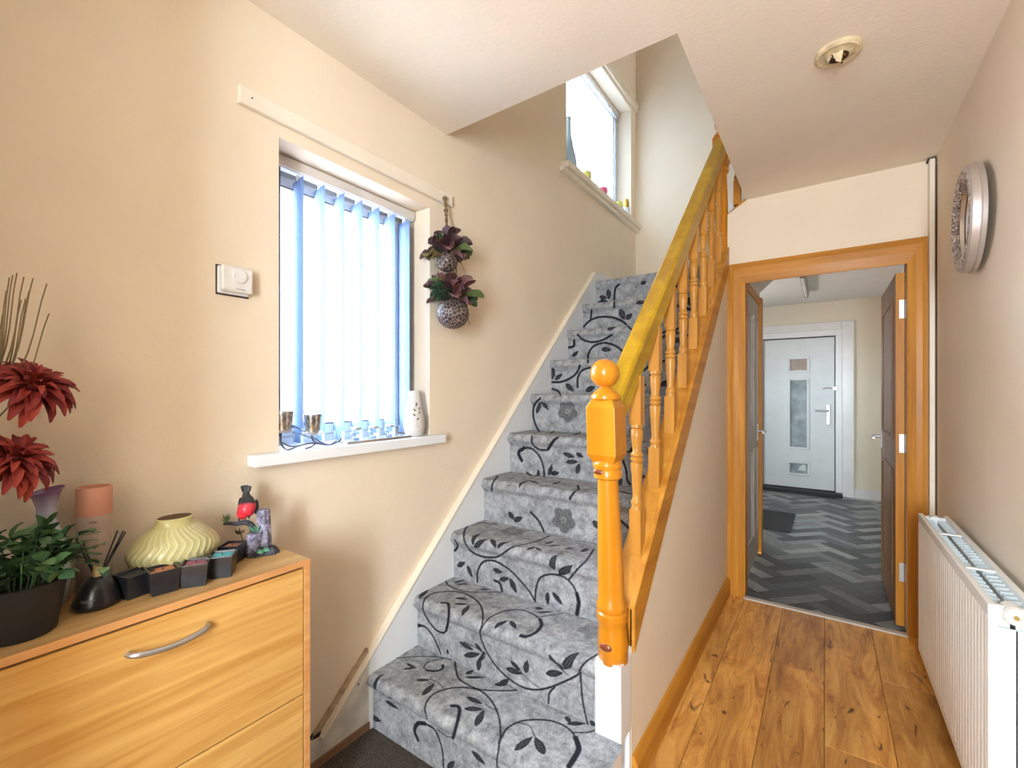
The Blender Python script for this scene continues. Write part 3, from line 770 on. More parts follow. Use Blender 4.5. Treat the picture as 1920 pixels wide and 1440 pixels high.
VB = [(11, [(250, 1345), (218, 1395), (212, 1440)]), (11, [(470, 1090), (475, 1140), (520, 1175), (570, 1180)]), (17, [(575, 1172), (610, 1120), (635, 1098)]),
      (19, [(405, 1245), (385, 1195), (422, 1165)]), (11, [(420, 1165), (470, 1170), (520, 1220), (545, 1290), (550, 1350)]),
      (11, [(525, 845), (487, 890), (480, 960), (500, 1030), (520, 1062)]), (11, [(598, 742), (660, 740), (720, 715), (760, 680), (780, 635)]),
      (11, [(765, 775), (765, 720), (790, 670), (845, 648)]), (10, [(598, 785), (640, 800), (655, 828)]),
      (11, [(765, 437), (800, 470), (860, 485), (930, 470), (985, 437)]), (11, [(832, 615), (835, 560), (870, 510), (940, 490), (1010, 510), (1062, 550)]), (14, [(700, 522), (740, 510), (742, 475)]),
      (11, [(795, 395), (840, 350), (900, 325), (980, 325), (1050, 350), (1112, 405)]), (10, [(855, 278), (848, 345)]), (11, [(1032, 112), (1005, 150), (1000, 262)])]
LB = [((390, 1425), (452, 1372), 26), ((450, 1372), (520, 1395), 24), ((600, 1400), (660, 1380), 24), ((670, 1198), (748, 1227), 30), ((688, 1257), (772, 1253), 30), ((758, 1332), (777, 1262), 32), ((755, 1198), (802, 1227), 28),
      ((578, 1342), (602, 1268), 30), ((588, 1332), (648, 1325), 30), ((433, 1318), (472, 1347), 24), ((488, 1347), (512, 1298), 28), ((500, 945), (521, 868), 28), ((524, 868), (578, 922), 30), ((738, 1082), (777, 1048), 30),
      ((588, 1072), (606, 1043), 20), ((602, 725), (604, 648), 32), ((618, 728), (668, 688), 28), ((663, 825), (687, 753), 30), ((688, 753), (742, 803), 32), ((780, 825), (792, 758), 34), ((815, 800), (880, 770), 34),
      ((728, 578), (772, 543), 26), ((778, 558), (802, 608), 28), ((918, 530), (983, 535), 30), ((955, 592), (1022, 558), 30), ((1035, 272), (1067, 343), 38), ((1073, 338), (1117, 303), 34), ((928, 358), (957, 413), 32),
      ((953, 402), (1012, 388), 32), ((893, 232), (962, 222), 32), ((960, 145), (968, 212), 32), ((905, 190), (955, 205), 26), ((1043, 243), (1083, 187), 32), ((1080, 202), (1133, 205), 32), ((1170, 110), (1210, 95), 30), ((1140, 235), (1200, 225), 28)]
FB = [((700, 930), 78, 1.0)]
def mapA(p): return (p[0] / 3 + 640, p[1] / 3 + 960)
def mapB(p): return (p[0] / 3.4286 + 860, p[1] / 3.4286 + 500)
STROKES, LEAVES, FLOWERS = [], [], []
for V, L, F, mp, sc in ((VA, LA, FA, mapA, 3.0), (VB, LB, FB, mapB, 3.4286)):
    for w, pts in V:
        q = [to_uv(*mp(p)) for p in catmull(pts, 7)]
        q = [a for a in q if a is not None]
        for a, b in zip(q, q[1:]):
            if np.hypot(*(a - b)[:2]) < 0.09:
                STROKES.append((a[:2], b[:2], max(0.0017, 0.62 * w / sc * a[2] / FPX)))
    for b, t, w in L:
        a, c = to_uv(*mp(b)), to_uv(*mp(t))
        if a is None or c is None or np.hypot(*(a - c)[:2]) > 0.16: continue
        LEAVES.append((a[:2], c[:2], min(0.5 * w / sc * a[2] / FPX * 1.05, 0.33 * np.hypot(*(a - c)[:2]))))
    for c, r, s in F:
        a = to_uv(*mp(c))
        if a is not None: FLOWERS.append((a[:2], r / sc * a[2] / FPX, s))
# the print repeats across the width: fill the part of the upper steps behind the balustrade
v4 = VOFF[4] + 0.05
for a, b, w in list(STROKES):
    if a[1] > v4 and a[0] < -0.93: STROKES.append((a + (0.44, 0.03), b + (0.44, 0.03), w))
for a, b, w in list(LEAVES):
    if a[1] > v4 and a[0] < -0.93: LEAVES.append((a + (0.44, 0.03), b + (0.44, 0.03), w))

def paint_step(U, V):
    """ink coverage 0..1 (vine/leaf) and flower shade on the grid of unrolled coordinates"""
    ink = np.zeros(U.shape); pet = np.zeros(U.shape); lite = np.zeros(U.shape)
    u0, u1, v0, v1 = U.min(), U.max(), V.min(), V.max()
    rng = np.random.default_rng(5)
    jag = (rng.random(U.shape) - 0.5)
    us, vs = U[0], V[:, 0]
    def win(lo_u, hi_u, lo_v, hi_v):
        i0, i1 = np.searchsorted(us, lo_u), np.searchsorted(us, hi_u)
        j0, j1 = np.searchsorted(vs, lo_v), np.searchsorted(vs, hi_v)
        return slice(j0, j1), slice(i0, i1)
    for a, b, w in STROKES:
        m = w + 0.006
        if max(a[0], b[0]) + m < u0 or min(a[0], b[0]) - m > u1 or max(a[1], b[1]) + m < v0 or min(a[1], b[1]) - m > v1: continue
        s = win(min(a[0], b[0]) - m, max(a[0], b[0]) + m, min(a[1], b[1]) - m, max(a[1], b[1]) + m)
        P, Q = U[s], V[s]
        if P.size == 0: continue
        d = b - a; l2 = max(d @ d, 1e-12)
        t = np.clip(((P - a[0]) * d[0] + (Q - a[1]) * d[1]) / l2, 0, 1)
        r = np.hypot(P - a[0] - t * d[0], Q - a[1] - t * d[1])
        ink[s] = np.maximum(ink[s], np.clip((w - r) / 0.0022 + 0.5 + jag[s] * 0.6, 0, 1))
    for a, b, w in LEAVES:
        m = w + 0.006
        s = win(min(a[0], b[0]) - m, max(a[0], b[0]) + m, min(a[1], b[1]) - m, max(a[1], b[1]) + m)
        P, Q = U[s], V[s]
        if P.size == 0: continue
        d = b - a; L = np.hypot(*d); d = d / L
        t = ((P - a[0]) * d[0] + (Q - a[1]) * d[1]) / L
        n = -(P - a[0]) * d[1] + (Q - a[1]) * d[0]
        tt = np.clip(t, 0, 1)
        half = w * np.sin(PI * tt ** 0.8) ** 0.85
        inside = (half - np.abs(n)) / 0.002
        inside = np.where((t < 0) | (t > 1), -1, inside)
        ink[s] = np.maximum(ink[s], np.clip(inside + 0.4 + jag[s] * 0.6, 0, 1))
        core = np.clip((half * 0.62 - np.abs(n)) / 0.003, 0, 1) * np.clip((np.abs(n) - 0.0012) / 0.001, 0, 1) * (inside > 0)
        lite[s] = np.maximum(lite[s], core * (0.55 + jag[s]))
    for c, r, sh in FLOWERS:
        s = win(c[0] - r * 1.2, c[0] + r * 1.2, c[1] - r * 1.2, c[1] + r * 1.2)
        P, Q = U[s] - c[0], V[s] - c[1]
        if P.size == 0: continue
        ra, th = np.hypot(P, Q), np.arctan2(Q, P)
        edge = r * (0.72 + 0.25 * np.abs(np.cos(2.5 * th + 0.6)))
        pet[s] = np.maximum(pet[s], np.clip((edge - ra) / 0.004, 0, 1) * sh * (0.8 + 0.5 * jag[s]))
        ring = np.clip(1 - np.abs(ra - r * 0.16) / 0.004, 0, 1)
        pet[s] *= (1 - ring)
        lite[s] = np.maximum(lite[s], ring * 0)
    return ink, lite, pet

def carpet_mat():
    m, nt, b = new_mat('floral_grey_carpet')
    v = coords(nt)
    n = N(nt, 'ShaderNodeTexNoise'); n.inputs['Scale'].default_value = 22; n.inputs['Detail'].default_value = 12; n.inputs['Roughness'].default_value = 0.85
    nt.links.new(v, n.inputs['Vector'])
    r = ramp(nt, n.outputs['Fac'], [(0.36, (0.13, 0.131, 0.137)), (0.48, (0.29, 0.292, 0.302)), (0.62, (0.50, 0.50, 0.51))])
    at = N(nt, 'ShaderNodeAttribute', attribute_name='print')
    sp = N(nt, 'ShaderNodeSeparateColor'); nt.links.new(at.outputs['Color'], sp.inputs[0])
    def mix(fac, a, col):
        mx = N(nt, 'ShaderNodeMix', data_type='RGBA'); nt.links.new(fac, mx.inputs[0]); nt.links.new(a, mx.inputs[6]); mx.inputs[7].default_value = (*col, 1); return mx.outputs[2]
    c = mix(sp.outputs[2], r.outputs[0], (0.095, 0.093, 0.092))
    c = mix(sp.outputs[0], c, (0.018, 0.018, 0.024))
    c = mix(sp.outputs[1], c, (0.10, 0.10, 0.105))
    nt.links.new(c, b.inputs['Base Color'])
    b.inputs['Roughness'].default_value = 0.95
    b.inputs['Specular IOR Level'].default_value = 0.08
    b.inputs['Sheen Weight'].default_value = 0.04
    n2 = N(nt, 'ShaderNodeTexNoise'); n2.inputs['Scale'].default_value = 240; n2.inputs['Detail'].default_value = 2
    nt.links.new(v, n2.inputs['Vector'])
    bump(nt, b, n2.outputs['Fac'], 0.55, 0.006)
    return m
M_CARPET = carpet_mat()

stair = thing('staircase', (-0.98, 1.07, 0), 'straight carpeted staircase with orange pine balustrade rising to a half landing', 'staircase')
# timber carcass below the carpet
cp = [(nose_y(1) + 0.035, 0.0)]
for k in range(1, 11):
    cp.append((nose_y(k) + 0.034, RISE * k - 0.008))
    cp.append(((nose_y(k + 1) + 0.034) if k < 10 else 4.04, RISE * k - 0.008))
cp += [(4.04, 1.93), (3.12, 1.93), (2.9, 1.62), (1.5, 0.02), (1.5, 0.0)]
obj('stair_carcass', MB().prism(cp, 'x', STX0 + 0.002, STX1 - 0.002), M_OLDGLOSS, stair)
for k in range(1, 11):
    res = 0.0024 if k <= 2 else 0.003 if k <= 4 else 0.0042
    P, t, L = resample(PROF[k], res if k < 10 else 0.006)
    if k == 10: P, t, L = resample(PROF[k][:-1] + [(3.42, RISE * 10), (4.05, RISE * 10)], 0.006)
    xa, xb = STX0, STX1 if k > 1 else -0.497
    nu = int((xb - xa) / res)
    us = np.linspace(xa, xb, nu + 1)
    U, V = np.meshgrid(us, VOFF[k] + t)
    ink, lite, pet = paint_step(U, V)
    rows, cols = U.shape
    co = np.zeros((rows, cols, 3))
    co[..., 0] = U; co[..., 1] = P[:, 0][:, None]; co[..., 2] = P[:, 1][:, None]
    if k == 1:   # first step rounds off in front of the newel
        e = np.clip((U - (-0.56)) / 0.063, 0, 1)
        back = nose_y(1) + 0.024 + 0.20
        co[..., 1] = np.where(e > 0, co[..., 1] + (1 - np.sqrt(np.clip(1 - e ** 2, 0, 1))) * 0.055 * np.clip((1.20 - co[..., 1]) / 0.10, 0, 1), co[..., 1])
        co[..., 1] = np.where((U > -0.592) & (co[..., 1] > 1.297), 1.297, co[..., 1])
    co += 0.0006 * (RNG.random(co.shape) - 0.5)
    o0 = np.array([(xa + xb) / 2, nose_y(k), RISE * (k - 1)])
    me = bpy.data.meshes.new('carpeted_step')
    idx = np.arange(rows * cols).reshape(rows, cols)
    F = np.stack([idx[:-1, :-1], idx[:-1, 1:], idx[1:, 1:], idx[1:, :-1]], -1).reshape(-1, 4)
    me.vertices.add(rows * cols); me.vertices.foreach_set('co', (co - o0).astype(np.float32).ravel())
    me.loops.add(F.size); me.loops.foreach_set('vertex_index', F.astype(np.int32).ravel())
    me.polygons.add(len(F)); me.polygons.foreach_set('loop_start', np.arange(0, F.size, 4, dtype=np.int32))
    me.update(calc_edges=True); me.validate()
    me.polygons.foreach_set('use_smooth', np.ones(len(F), bool))
    at = me.color_attributes.new('print', 'FLOAT_COLOR', 'POINT')
    colr = np.ones((rows * cols, 4), np.float32)
    colr[:, 0] = ink.ravel(); colr[:, 1] = np.clip(lite, 0, 1).ravel() * ink.ravel(); colr[:, 2] = np.clip(pet, 0, 1).ravel()
    at.data.foreach_set('color', colr.ravel())
    me.materials.append(M_CARPET)
    link('carpeted_step', me, o0, stair)
# side of the first step where it passes the newel
obj('step_end', MB().box(-0.56, -0.500, 1.115, 1.296, 0.0, 0.196), M_GLOSS, stair)
# wall string (painted white) ------------------------------------------------
ya, yb = 1.085, 3.10
obj('wall_string', MB().prism([(ya, 0.0), (ya, nose(ya) + 0.05), (yb, nose(yb) + 0.05), (3.26, 2.175), (4.05, 2.175), (4.05, 2.02), (yb, 1.75), (1.4, 0.0)], 'x', XL, XL + 0.03), M_GLOSS, stair, bevel=0.003)
obj('string_moulding', MB().prism([(0.885, nose(0.885) + 0.062), (yb, nose(yb) + 0.06), (yb, nose(yb) + 0.042), (0.885, nose(0.885) + 0.05)], 'x', XL, XL + 0.034), M_CREAM, stair, bevel=0.002)
# outer string -----------------------------------------------------------------
ya, yb = 1.392, 3.10
def band(y0, y1, lo, hi): return [(y0, nose(y0) + lo), (y1, nose(y1) + lo), (y1, nose(y1) + hi), (y0, nose(y0) + hi)]
osr = obj('outer_string', MB().prism(band(ya, yb, -0.066, 0.072), 'x', -0.580, -0.503), M_PINE_Y, stair, bevel=0.002)
obj('string_cap', MB().prism(band(ya, yb, -0.066, 0.080), 'x', -0.512, -0.494), M_NEWEL if False else M_PINE_Y, stair, bevel=0.003)
obj('inner_string', MB().prism(band(ya, yb, -0.25, 0.070), 'x', -0.588, -0.560), M_PINE_Y, stair, bevel=0.002)
# balusters ----------------------------------------------------------------------
BX = -0.541
def baluster_mesh(L):
    """square-ended turned spindle of length L (base at 0)"""
    mb = MB()
    q = 0.0205
    zb, zt = 0.155, L - 0.17
    mb.box(-q, q, -q, q, 0, zb)
    mb.box(-q, q, -q, q, zt, L)
    h = zt - zb
    pr = [(0.0205, -0.006), (0.0205, 0.002), (0.0165, 0.012), (0.0205, 0.020), (0.0205, 0.028), (0.0150, 0.036), (0.0145, 0.048), (0.0185, h * 0.40), (0.0215, h * 0.50), (0.0205, h * 0.545),
          (0.0160, h * 0.555), (0.0220, h * 0.575), (0.0220, h * 0.60), (0.0165, h * 0.615), (0.0220, h * 0.635), (0.0215, h * 0.655), (0.0155, h * 0.675), (0.0160, h * 0.72), (0.0205, h * 0.85), (0.0215, h * 0.93), (0.0160, h * 0.95), (0.0215, h * 0.965), (0.0205, h + 0.006)]
    mb.lathe([(r, z + zb) for r, z in pr], seg=16)
    return mb
LB_ = 0.60
bal0 = None
for i in range(8):
    y = 1.545 + 0.2085 * i
    base = (BX, y, nose(y) + 0.055)
    if bal0 is None:
        mb = baluster_mesh(LB_ + 0.02)
        mb.v = [(x + base[0], yy + base[1], z + base[2]) for x, yy, z in mb.v]
        bal0 = obj('baluster', mb, M_BAL, stair, smooth=50, origin=base)
    else:
        clone(bal0, base, stair)
# handrail -------------------------------------------------------------------------
hr = MB()
sec = [(-0.033, 0.0), (-0.030, 0.062), (-0.034, 0.075), (-0.034, 0.098), (-0.026, 0.112), (0.026, 0.112), (0.034, 0.098), (0.034, 0.075), (0.030, 0.062), (0.033, 0.0)]
n = len(sec)
ya, yb = 1.36, 3.12
vs = [(BX + a, ya, nose(ya) + 0.672 + b) for a, b in sec] + [(BX + a, yb, nose(yb) + 0.672 + b) for a, b in sec]
for i in range(n):
    x, y, z = vs[i]; vs[i] = (x - 0.018, y, z + 0.0)
hr.add(vs, [tuple(range(n)), tuple(range(2 * n - 1, n - 1, -1))] + [(i, (i + 1) % n, (i + 1) % n + n, i + n) for i in range(n)])
obj('handrail', hr, M_RAIL, stair, bevel=0.004)
# newel posts ------------------------------------------------------------------------
def newel(cx, cy, dz, lean):
    sh = lambda x, y, z: (x + lean[0] * max(0, (z - 0.42)), y + lean[1] * max(0, (z - 0.42)), z)
    place = lambda mb: mb.warp(sh).warp(lambda x, y, z: (x + cx, y + cy, z + dz))
    h = 0.0425
    col = MB().lathe([(0.040, 0.425), (0.0455, 0.432), (0.0455, 0.470), (0.0475, 0.480), (0.043, 0.535), (0.0425, 0.552), (0.0475, 0.560), (0.0475, 0.583), (0.042, 0.588), (0.0465, 0.596), (0.0475, 0.610), (0.041, 0.622),
                      (0.041, 0.66), (0.0375, 0.80), (0.0325, 0.95), (0.032, 0.998), (0.043, 1.004), (0.044, 1.022), (0.040, 1.030), (0.0445, 1.038), (0.044, 1.050), (0.036, 1.06)], seg=32)
    o = obj('newel_post', place(col), M_NEWEL, stair, smooth=45, origin=(cx, cy, dz + 0.209))
    b = 0.0465
    blk = MB()
    c = 0.024
    Z = [1.052, 1.052 + c, 1.245 - c, 1.245]
    W = [b - 0.012, b, b, b - 0.012]
    vs = []
    for z, w in zip(Z, W):
        # rounded shoulders on every face
        vs += [(-w, -w, z), (w, -w, z), (w, w, z), (-w, w, z)]
    fs = [(3, 2, 1, 0), (12, 13, 14, 15)]
    for i in range(3):
        for k in range(4):
            fs.append((i * 4 + k, i * 4 + (k + 1) % 4, (i + 1) * 4 + (k + 1) % 4, (i + 1) * 4 + k))
    blk.add(vs, fs)
    obj('newel_block', place(blk), M_NEWEL, o, bevel=0.003)
    fin = MB().lathe([(0.030, 1.238), (0.044, 1.246), (0.045, 1.256), (0.040, 1.262), (0.030, 1.272), (0.018, 1.280), (0.016, 1.286)], seg=32)
    R = 0.0445
    pr = [(R * math.sin(a), 1.325 - R * math.cos(a)) for a in np.linspace(0.35, PI - 0.02, 18)]
    fin.lathe(pr, seg=32)
    obj('ball_finial', place(fin), M_NEWEL, o, smooth=50)
    if lean != (0, 0):
        kn = MB().sphere((0, 0, 0), (0.006, 0.020, 0.012), 14, 8, M=Matrix.Translation((-0.004, -0.0455, 0.487)) @ Matrix.Rotation(PI / 2, 4, 'Z'))
        obj('knot', place(kn), plain('reddish_knot', (0.22, 0.05, 0.02), 0.3, vary=0.3, scale=60, coat=0.6), o, smooth=True)
        kn = MB().sphere((0, 0, 0), (0.005, 0.018, 0.008), 14, 8, M=Matrix.Translation((-0.012, -0.0415, 1.024)) @ Matrix.Rotation(PI / 2, 4, 'Z'))
        obj('knot', place(kn), plain('reddish_knot_small', (0.25, 0.06, 0.02), 0.3, vary=0.3, scale=60, coat=0.6), o, smooth=True)
    pl = MB().box(-h, h, -h, h, 0.205, 0.44)
    obj('plinth', place(pl), M_GLOSS if lean != (0, 0) else M_PINE_Z, o, bevel=0.002)
    return o
newel(-0.545, 1.340, 0.0, (-0.014, -0.040))
newel(-0.548, 3.155, 8 * RISE, (0, 0))
# painted post foot beside the newel where the string meets the floor
obj('string_foot', MB().box(-0.566, -0.506, 1.377, 1.398, 0.0, 0.46), M_GLOSS, stair, bevel=0.002)
# half landing edge, short upper flight with its string and spindles
for i in range(3):
    z = RISE * (11 + i)
    xa, xb = -0.50 + 0.2245 * i, -0.50 + 0.2245 * (i + 1) + (0.9 if i == 2 else 0.0)
    lo = (2.095, 2.225) if i == 0 else (z - RISE + 0.001, max(z - RISE + 0.001, 2.42))
    obj('upper_step', MB().prism([(xa, lo[0]), (xb, lo[1]), (xb, z), (xa, z)], 'y', YD + 0.12, 4.045), M_CARPET, stair, bevel=0.012, segs=3)
us = MB().prism([(-0.505, 2.30), (0.30, 2.86), (0.30, 2.96), (-0.505, 2.40)], 'y', YD + 0.02, YD + 0.075)
obj('upper_string', us, M_PINE_X, stair, bevel=0.002)
for i in range(4):
    x = -0.455 + 0.2 * i
    clone(bal0, (x, YD + 0.05, 2.415 + (x + 0.5) * 0.70), stair)
uh = MB().prism([(-0.52, 2.99), (0.30, 3.56), (0.30, 3.65), (-0.52, 3.08)], 'y', YD + 0.018, YD + 0.082)
obj('upper_handrail', uh, M_RAIL, stair, bevel=0.006)
# ================================================================== SHOE CABINET
CT, CFX, CYR, CYL = 0.81, -1.164, 0.700, -0.16
cab = thing('shoe_cabinet', ((XL + CFX) / 2, (CYR + CYL) / 2, 0), 'oak effect shoe cabinet with bow handles below the hall window', 'cabinet')
bx0 = XL + 0.022
obj('top', MB().box(bx0, CFX, CYL, CYR, CT - 0.016, CT), M_LAMTOP, cab, bevel=0.001)
obj('edge_band', MB().box(CFX, CFX + 0.0015, CYL, CYR, CT - 0.016, CT), M_LAMEDGE, cab)
obj('side_panel', MB().box(bx0, CFX, CYR - 0.016, CYR, 0, CT - 0.016), M_LAM, cab, bevel=0.001)
obj('side_panel', MB().box(bx0, CFX, CYL, CYL + 0.016, 0, CT - 0.016), M_LAM, cab, bevel=0.001)
obj('side_edge_band', MB().box(CFX, CFX + 0.0015, CYR - 0.016, CYR, 0, CT - 0.016), M_LAMEDGE, cab)
obj('carcass', MB().box(bx0, CFX - 0.020, CYL + 0.016, CYR - 0.016, 0.05, CT - 0.017), M_DARK, cab)
flaps = [(0.448, CT - 0.022), (0.075, 0.444)]
for z0, z1 in flaps:
    f = obj('flap', MB().box(CFX - 0.018, CFX - 0.001, CYL + 0.018, CYR - 0.018, z0, z1), M_LAM, cab, bevel=0.0012, origin=(CFX, 0.2, z0))
    hz = z1 - 0.052
    P = [(CFX - 0.003, 0.305, hz), (CFX + 0.012, 0.312, hz), (CFX + 0.020, 0.335, hz), (CFX + 0.024, 0.378, hz), (CFX + 0.020, 0.42, hz), (CFX + 0.012, 0.445, hz), (CFX - 0.003, 0.452, hz)]
    # handle bows outward and slightly down like a shallow smile
    P = [Vector(p) + Vector((0, 0, -0.008 * (1 - ((p[1] - 0.378) / 0.075) ** 2))) for p in P]
    obj('handle', MB().tube([Vector(p) for p in catmull([tuple(p) for p in P], 5)], 0.0062, 10, flat=0.75), M_CHROME, f, smooth=True)
obj('plinth_board', MB().box(CFX - 0.03, CFX - 0.016, CYL + 0.016, CYR - 0.016, 0, 0.07), M_LAM, cab)

# ------------------------------------------------------------------ black square candle cups
M_CUP = plain('black_glazed_ceramic', (0.02, 0.021, 0.027), 0.28, vary=0.4, scale=40, coat=0.3)
M_CUPIN = plain('black_matt_inside', (0.012, 0.012, 0.014), 0.7)
WAXES = [('black candle cup with dark wax beside the reed diffuser', (0.03, 0.035, 0.03), (241, 1126), 0.24, 0.056),
         ('black candle cup with orange wax between dark and plum wax cups', (0.52, 0.20, 0.10), (297, 1118), -0.10, 0.058),
         ('black candle cup with plum pink wax, middle of the row', (0.36, 0.12, 0.17), (362, 1103), -0.55, 0.058),
         ('black candle cup with turquoise wax', (0.12, 0.48, 0.52), (412, 1086), -0.62, 0.058),
         ('black candle cup with terracotta wax touching the bird ornament', (0.36, 0.15, 0.09), (432, 1060), -0.9, 0.052)]
def candle_cup(label, col, px, rot, s):
    p = onZ(*px, CT)
    c = Vector((p.x - 0.026, p.y + 0.016, CT))
    t = thing('candle_cup', c, label, 'candle', 'black square candle cups in a row')
    R = Matrix.Translation(c) @ Matrix.Rotation(rot, 4, 'Z')
    b, w, h, th = s * 0.42, s * 0.5, s * 0.92, 0.004
    mb = MB()
    def ring(r, z): return [(-r, -r, z), (r, -r, z), (r, r, z), (-r, r, z)]
    vs = ring(b, 0) + ring(w, h) + ring(w - th, h) + ring(w - th - 0.003, h - 0.016)
    fs = [(3, 2, 1, 0)]
    for i in range(3): fs += [(i * 4 + k, i * 4 + (k + 1) % 4, (i + 1) * 4 + (k + 1) % 4, (i + 1) * 4 + k) for k in range(4)]
    fs.append((12, 13, 14, 15))
    mb.add(vs, fs, R)
    obj('cup', mb, M_CUP, t, bevel=0.0012)
    wx = MB()
    q = w - th - 0.0025
    wx.box(-q, q, -q, q, h - 0.016, h - 0.005, R)
    obj('wax', wx, plain('wax_' + label.split()[4], col, 0.5, vary=0.25, scale=50), t, bevel=0.001)
    obj('wick', MB().tube([R @ Vector((0, 0, h - 0.006)), R @ Vector((0.001, 0, h + 0.001))], 0.0009, 6), M_CUPIN, t)
    return t
for a in WAXES: candle_cup(*a)

# ------------------------------------------------------------------ yellow chevron vase
vc = Vector((-1.345, 0.447, CT))
yv = thing('yellow_vase', vc, 'squat pale yellow vase with raised chevron ribs behind the candle cups', 'vase')
prof = [(0.052, 0.0), (0.060, 0.004), (0.072, 0.018), (0.083, 0.036), (0.090, 0.055), (0.092, 0.068), (0.088, 0.080), (0.078, 0.094), (0.064, 0.107), (0.050, 0.118), (0.041, 0.127), (0.0375, 0.135), (0.0375, 0.142), (0.034, 0.1445)]
prof = [tuple(p) for p in catmull(prof, 3)]
NRIB = 34
def zig(z):
    return 0.21 * abs(((z / 0.030) % 2.0) - 1.0)
def ribs(r, z, t):
    if z < 0.006 or z > 0.122: return r
    return r + 0.0022 * max(0.0, math.cos(NRIB * (t + zig(z)))) ** 2
mb = MB().lathe(prof, vc, NRIB * 6, ex=0.84, ey=1.04, fn=ribs, cap=False)
vo = obj('body', mb, None, yv, smooth=70)
def chevron_mat():
    m, nt, b = new_mat('yellow_chevron_glaze')
    at = N(nt, 'ShaderNodeAttribute', attribute_name='rib')
    r = ramp(nt, at.outputs['Fac'], [(0.25, (0.62, 0.56, 0.24)), (0.9, (0.82, 0.78, 0.55))])
    nt.links.new(r.outputs[0], b.inputs['Base Color'])
    b.inputs['Roughness'].default_value = 0.3; b.inputs['Coat Weight'].default_value = 0.4
    return m
vo.data.materials.append(chevron_mat())
at = vo.data.attributes.new('rib', 'FLOAT', 'POINT')
vals = []
for v in vo.data.vertices:
    t = math.atan2(v.co.y / 1.04, v.co.x / 0.84); z = v.co.z
    vals.append(0.0 if z < 0.006 or z > 0.122 else max(0.0, math.cos(NRIB * (t + zig(z)))) ** 2)
at.data.foreach_set('value', vals)
obj('base', MB().lathe([(0.052, 0.0), (0.052, 0.004)], vc, 32, ex=0.84, ey=1.04), vo.data.materials[0], yv)
obj('dark_mouth', MB().lathe([(0.034, 0.1445), (0.033, 0.136), (0.036, 0.118), (0.02, 0.11)], vc, 32, ex=0.84, ey=1.04), plain('vase_inside', (0.10, 0.05, 0.02), 0.7), yv, smooth=True)

# ------------------------------------------------------------------ bird on a tree stump ornament
bc = onZ(487, 1046, CT); bc = Vector((bc.x - 0.034, bc.y + 0.022, CT))
bird = thing('bird_ornament', bc, 'robin-like red breasted black bird ornament perched on a stump branch', 'figurine')
M_BARK = plain('painted_bark', (0.05, 0.05, 0.065), 0.6, vary=0.9, scale=60, bumpy=0.8, bscale=50)
M_BARKL = plain('pale_painted_bark', (0.24, 0.22, 0.30), 0.6, vary=0.8, scale=70, bumpy=0.8, bscale=60)
M_MOSS = plain('moss_green_paint', (0.10, 0.28, 0.16), 0.6, vary=0.4, scale=40)
M_SPRIG = plain('sprig_green', (0.12, 0.20, 0.06), 0.6, vary=0.4, scale=40)
# screen-left is roughly -(cos, sin)(yaw); work in a local frame: r = right in view, f = towards the wall
rv = Vector((math.cos(YAW), math.sin(YAW), 0)); fv = Vector((-math.sin(YAW), math.cos(YAW), 0))
def L(r, f, z): return bc + rv * r + fv * f + Vector((0, 0, z))
DPX = 1.19 / FPX     # metres per photo pixel at the ornament
def P(px, py, f=0.0):
    return bc + rv * ((px - 487) * DPX) + fv * f + Vector((0, 0, (1038 - py) * DPX))
base = MB()
def lump(c, r, seed):
    rr = random.Random(seed)
    m = MB().sphere((0, 0, 0), r, 18, 10)
    m.warp(lambda x, y, z: (x * (1 + 0.14 * math.sin(7 * y / r[1] + seed)), y * (1 + 0.14 * math.cos(6 * x / r[0] + seed)), max(z, -0.0)))
    return [(p[0] + c[0], p[1] + c[1], p[2] + c[2]) for p in m.v], m.f
for c, r, s_ in ((L(-0.004, 0, 0), (0.036, 0.036, 0.026), 1), (L(0.026, 0.0, 0), (0.022, 0.022, 0.022), 2), (L(-0.012, -0.022, 0), (0.022, 0.020, 0.020), 3)):
    base.add(*lump(c, r, s_))
obj('ground', base, M_BARK, bird, smooth=True)
obj('moss', MB().add(*lump(L(0.012, -0.030, 0.012), (0.012, 0.008, 0.008), 4)).add(*lump(L(0.024, -0.020, 0.014), (0.010, 0.008, 0.009), 5)), M_MOSS, bird, smooth=True)
def rough_col(c0, c1, r0, r1, seed):
    rr = random.Random(seed)
    seg, n = 18, 10
    ph = [rr.random() * 6 for _ in range(4)]
    vs, fs = [], []
    for i in range(n + 1):
        t = i / n; c = c0.lerp(c1, t); r = r0 + (r1 - r0) * t
        for k in range(seg):
            a = 2 * PI * k / seg
            q = r * (1 + 0.09 * math.sin(5 * a + ph[0] + t * 3) + 0.06 * math.sin(9 * a + ph[1] - t * 5))
            vs.append(c + Vector((q * math.cos(a), q * math.sin(a), 0)))
    for i in range(n):
        for k in range(seg): fs.append((i * seg + k, i * seg + (k + 1) % seg, (i + 1) * seg + (k + 1) % seg, (i + 1) * seg + k))
    fs.append(tuple(range(seg - 1, -1, -1))); fs.append(tuple(n * seg + k for k in range(seg)))
    return vs, fs
obj('trunk', MB().add(*rough_col(L(0.005, 0.004, 0.012), L(0.002, 0.006, 0.122), 0.019, 0.0155, 3)), M_BARKL, bird, smooth=True)
obj('stump', MB().add(*rough_col(L(-0.014, -0.016, 0.010), L(-0.012, -0.018, 0.062), 0.021, 0.018, 8)), M_BARKL, bird, smooth=True)
br = [P(471, 992), P(466, 982), P(458, 977), P(448, 977), P(436, 979), P(422, 978), P(411, 979)]
obj('branch', MB().tube([Vector(p) for p in catmull(br, 4)], [0.009 - 0.005 * i / 24 for i in range(25)], 10), M_BARK, bird, smooth=True)
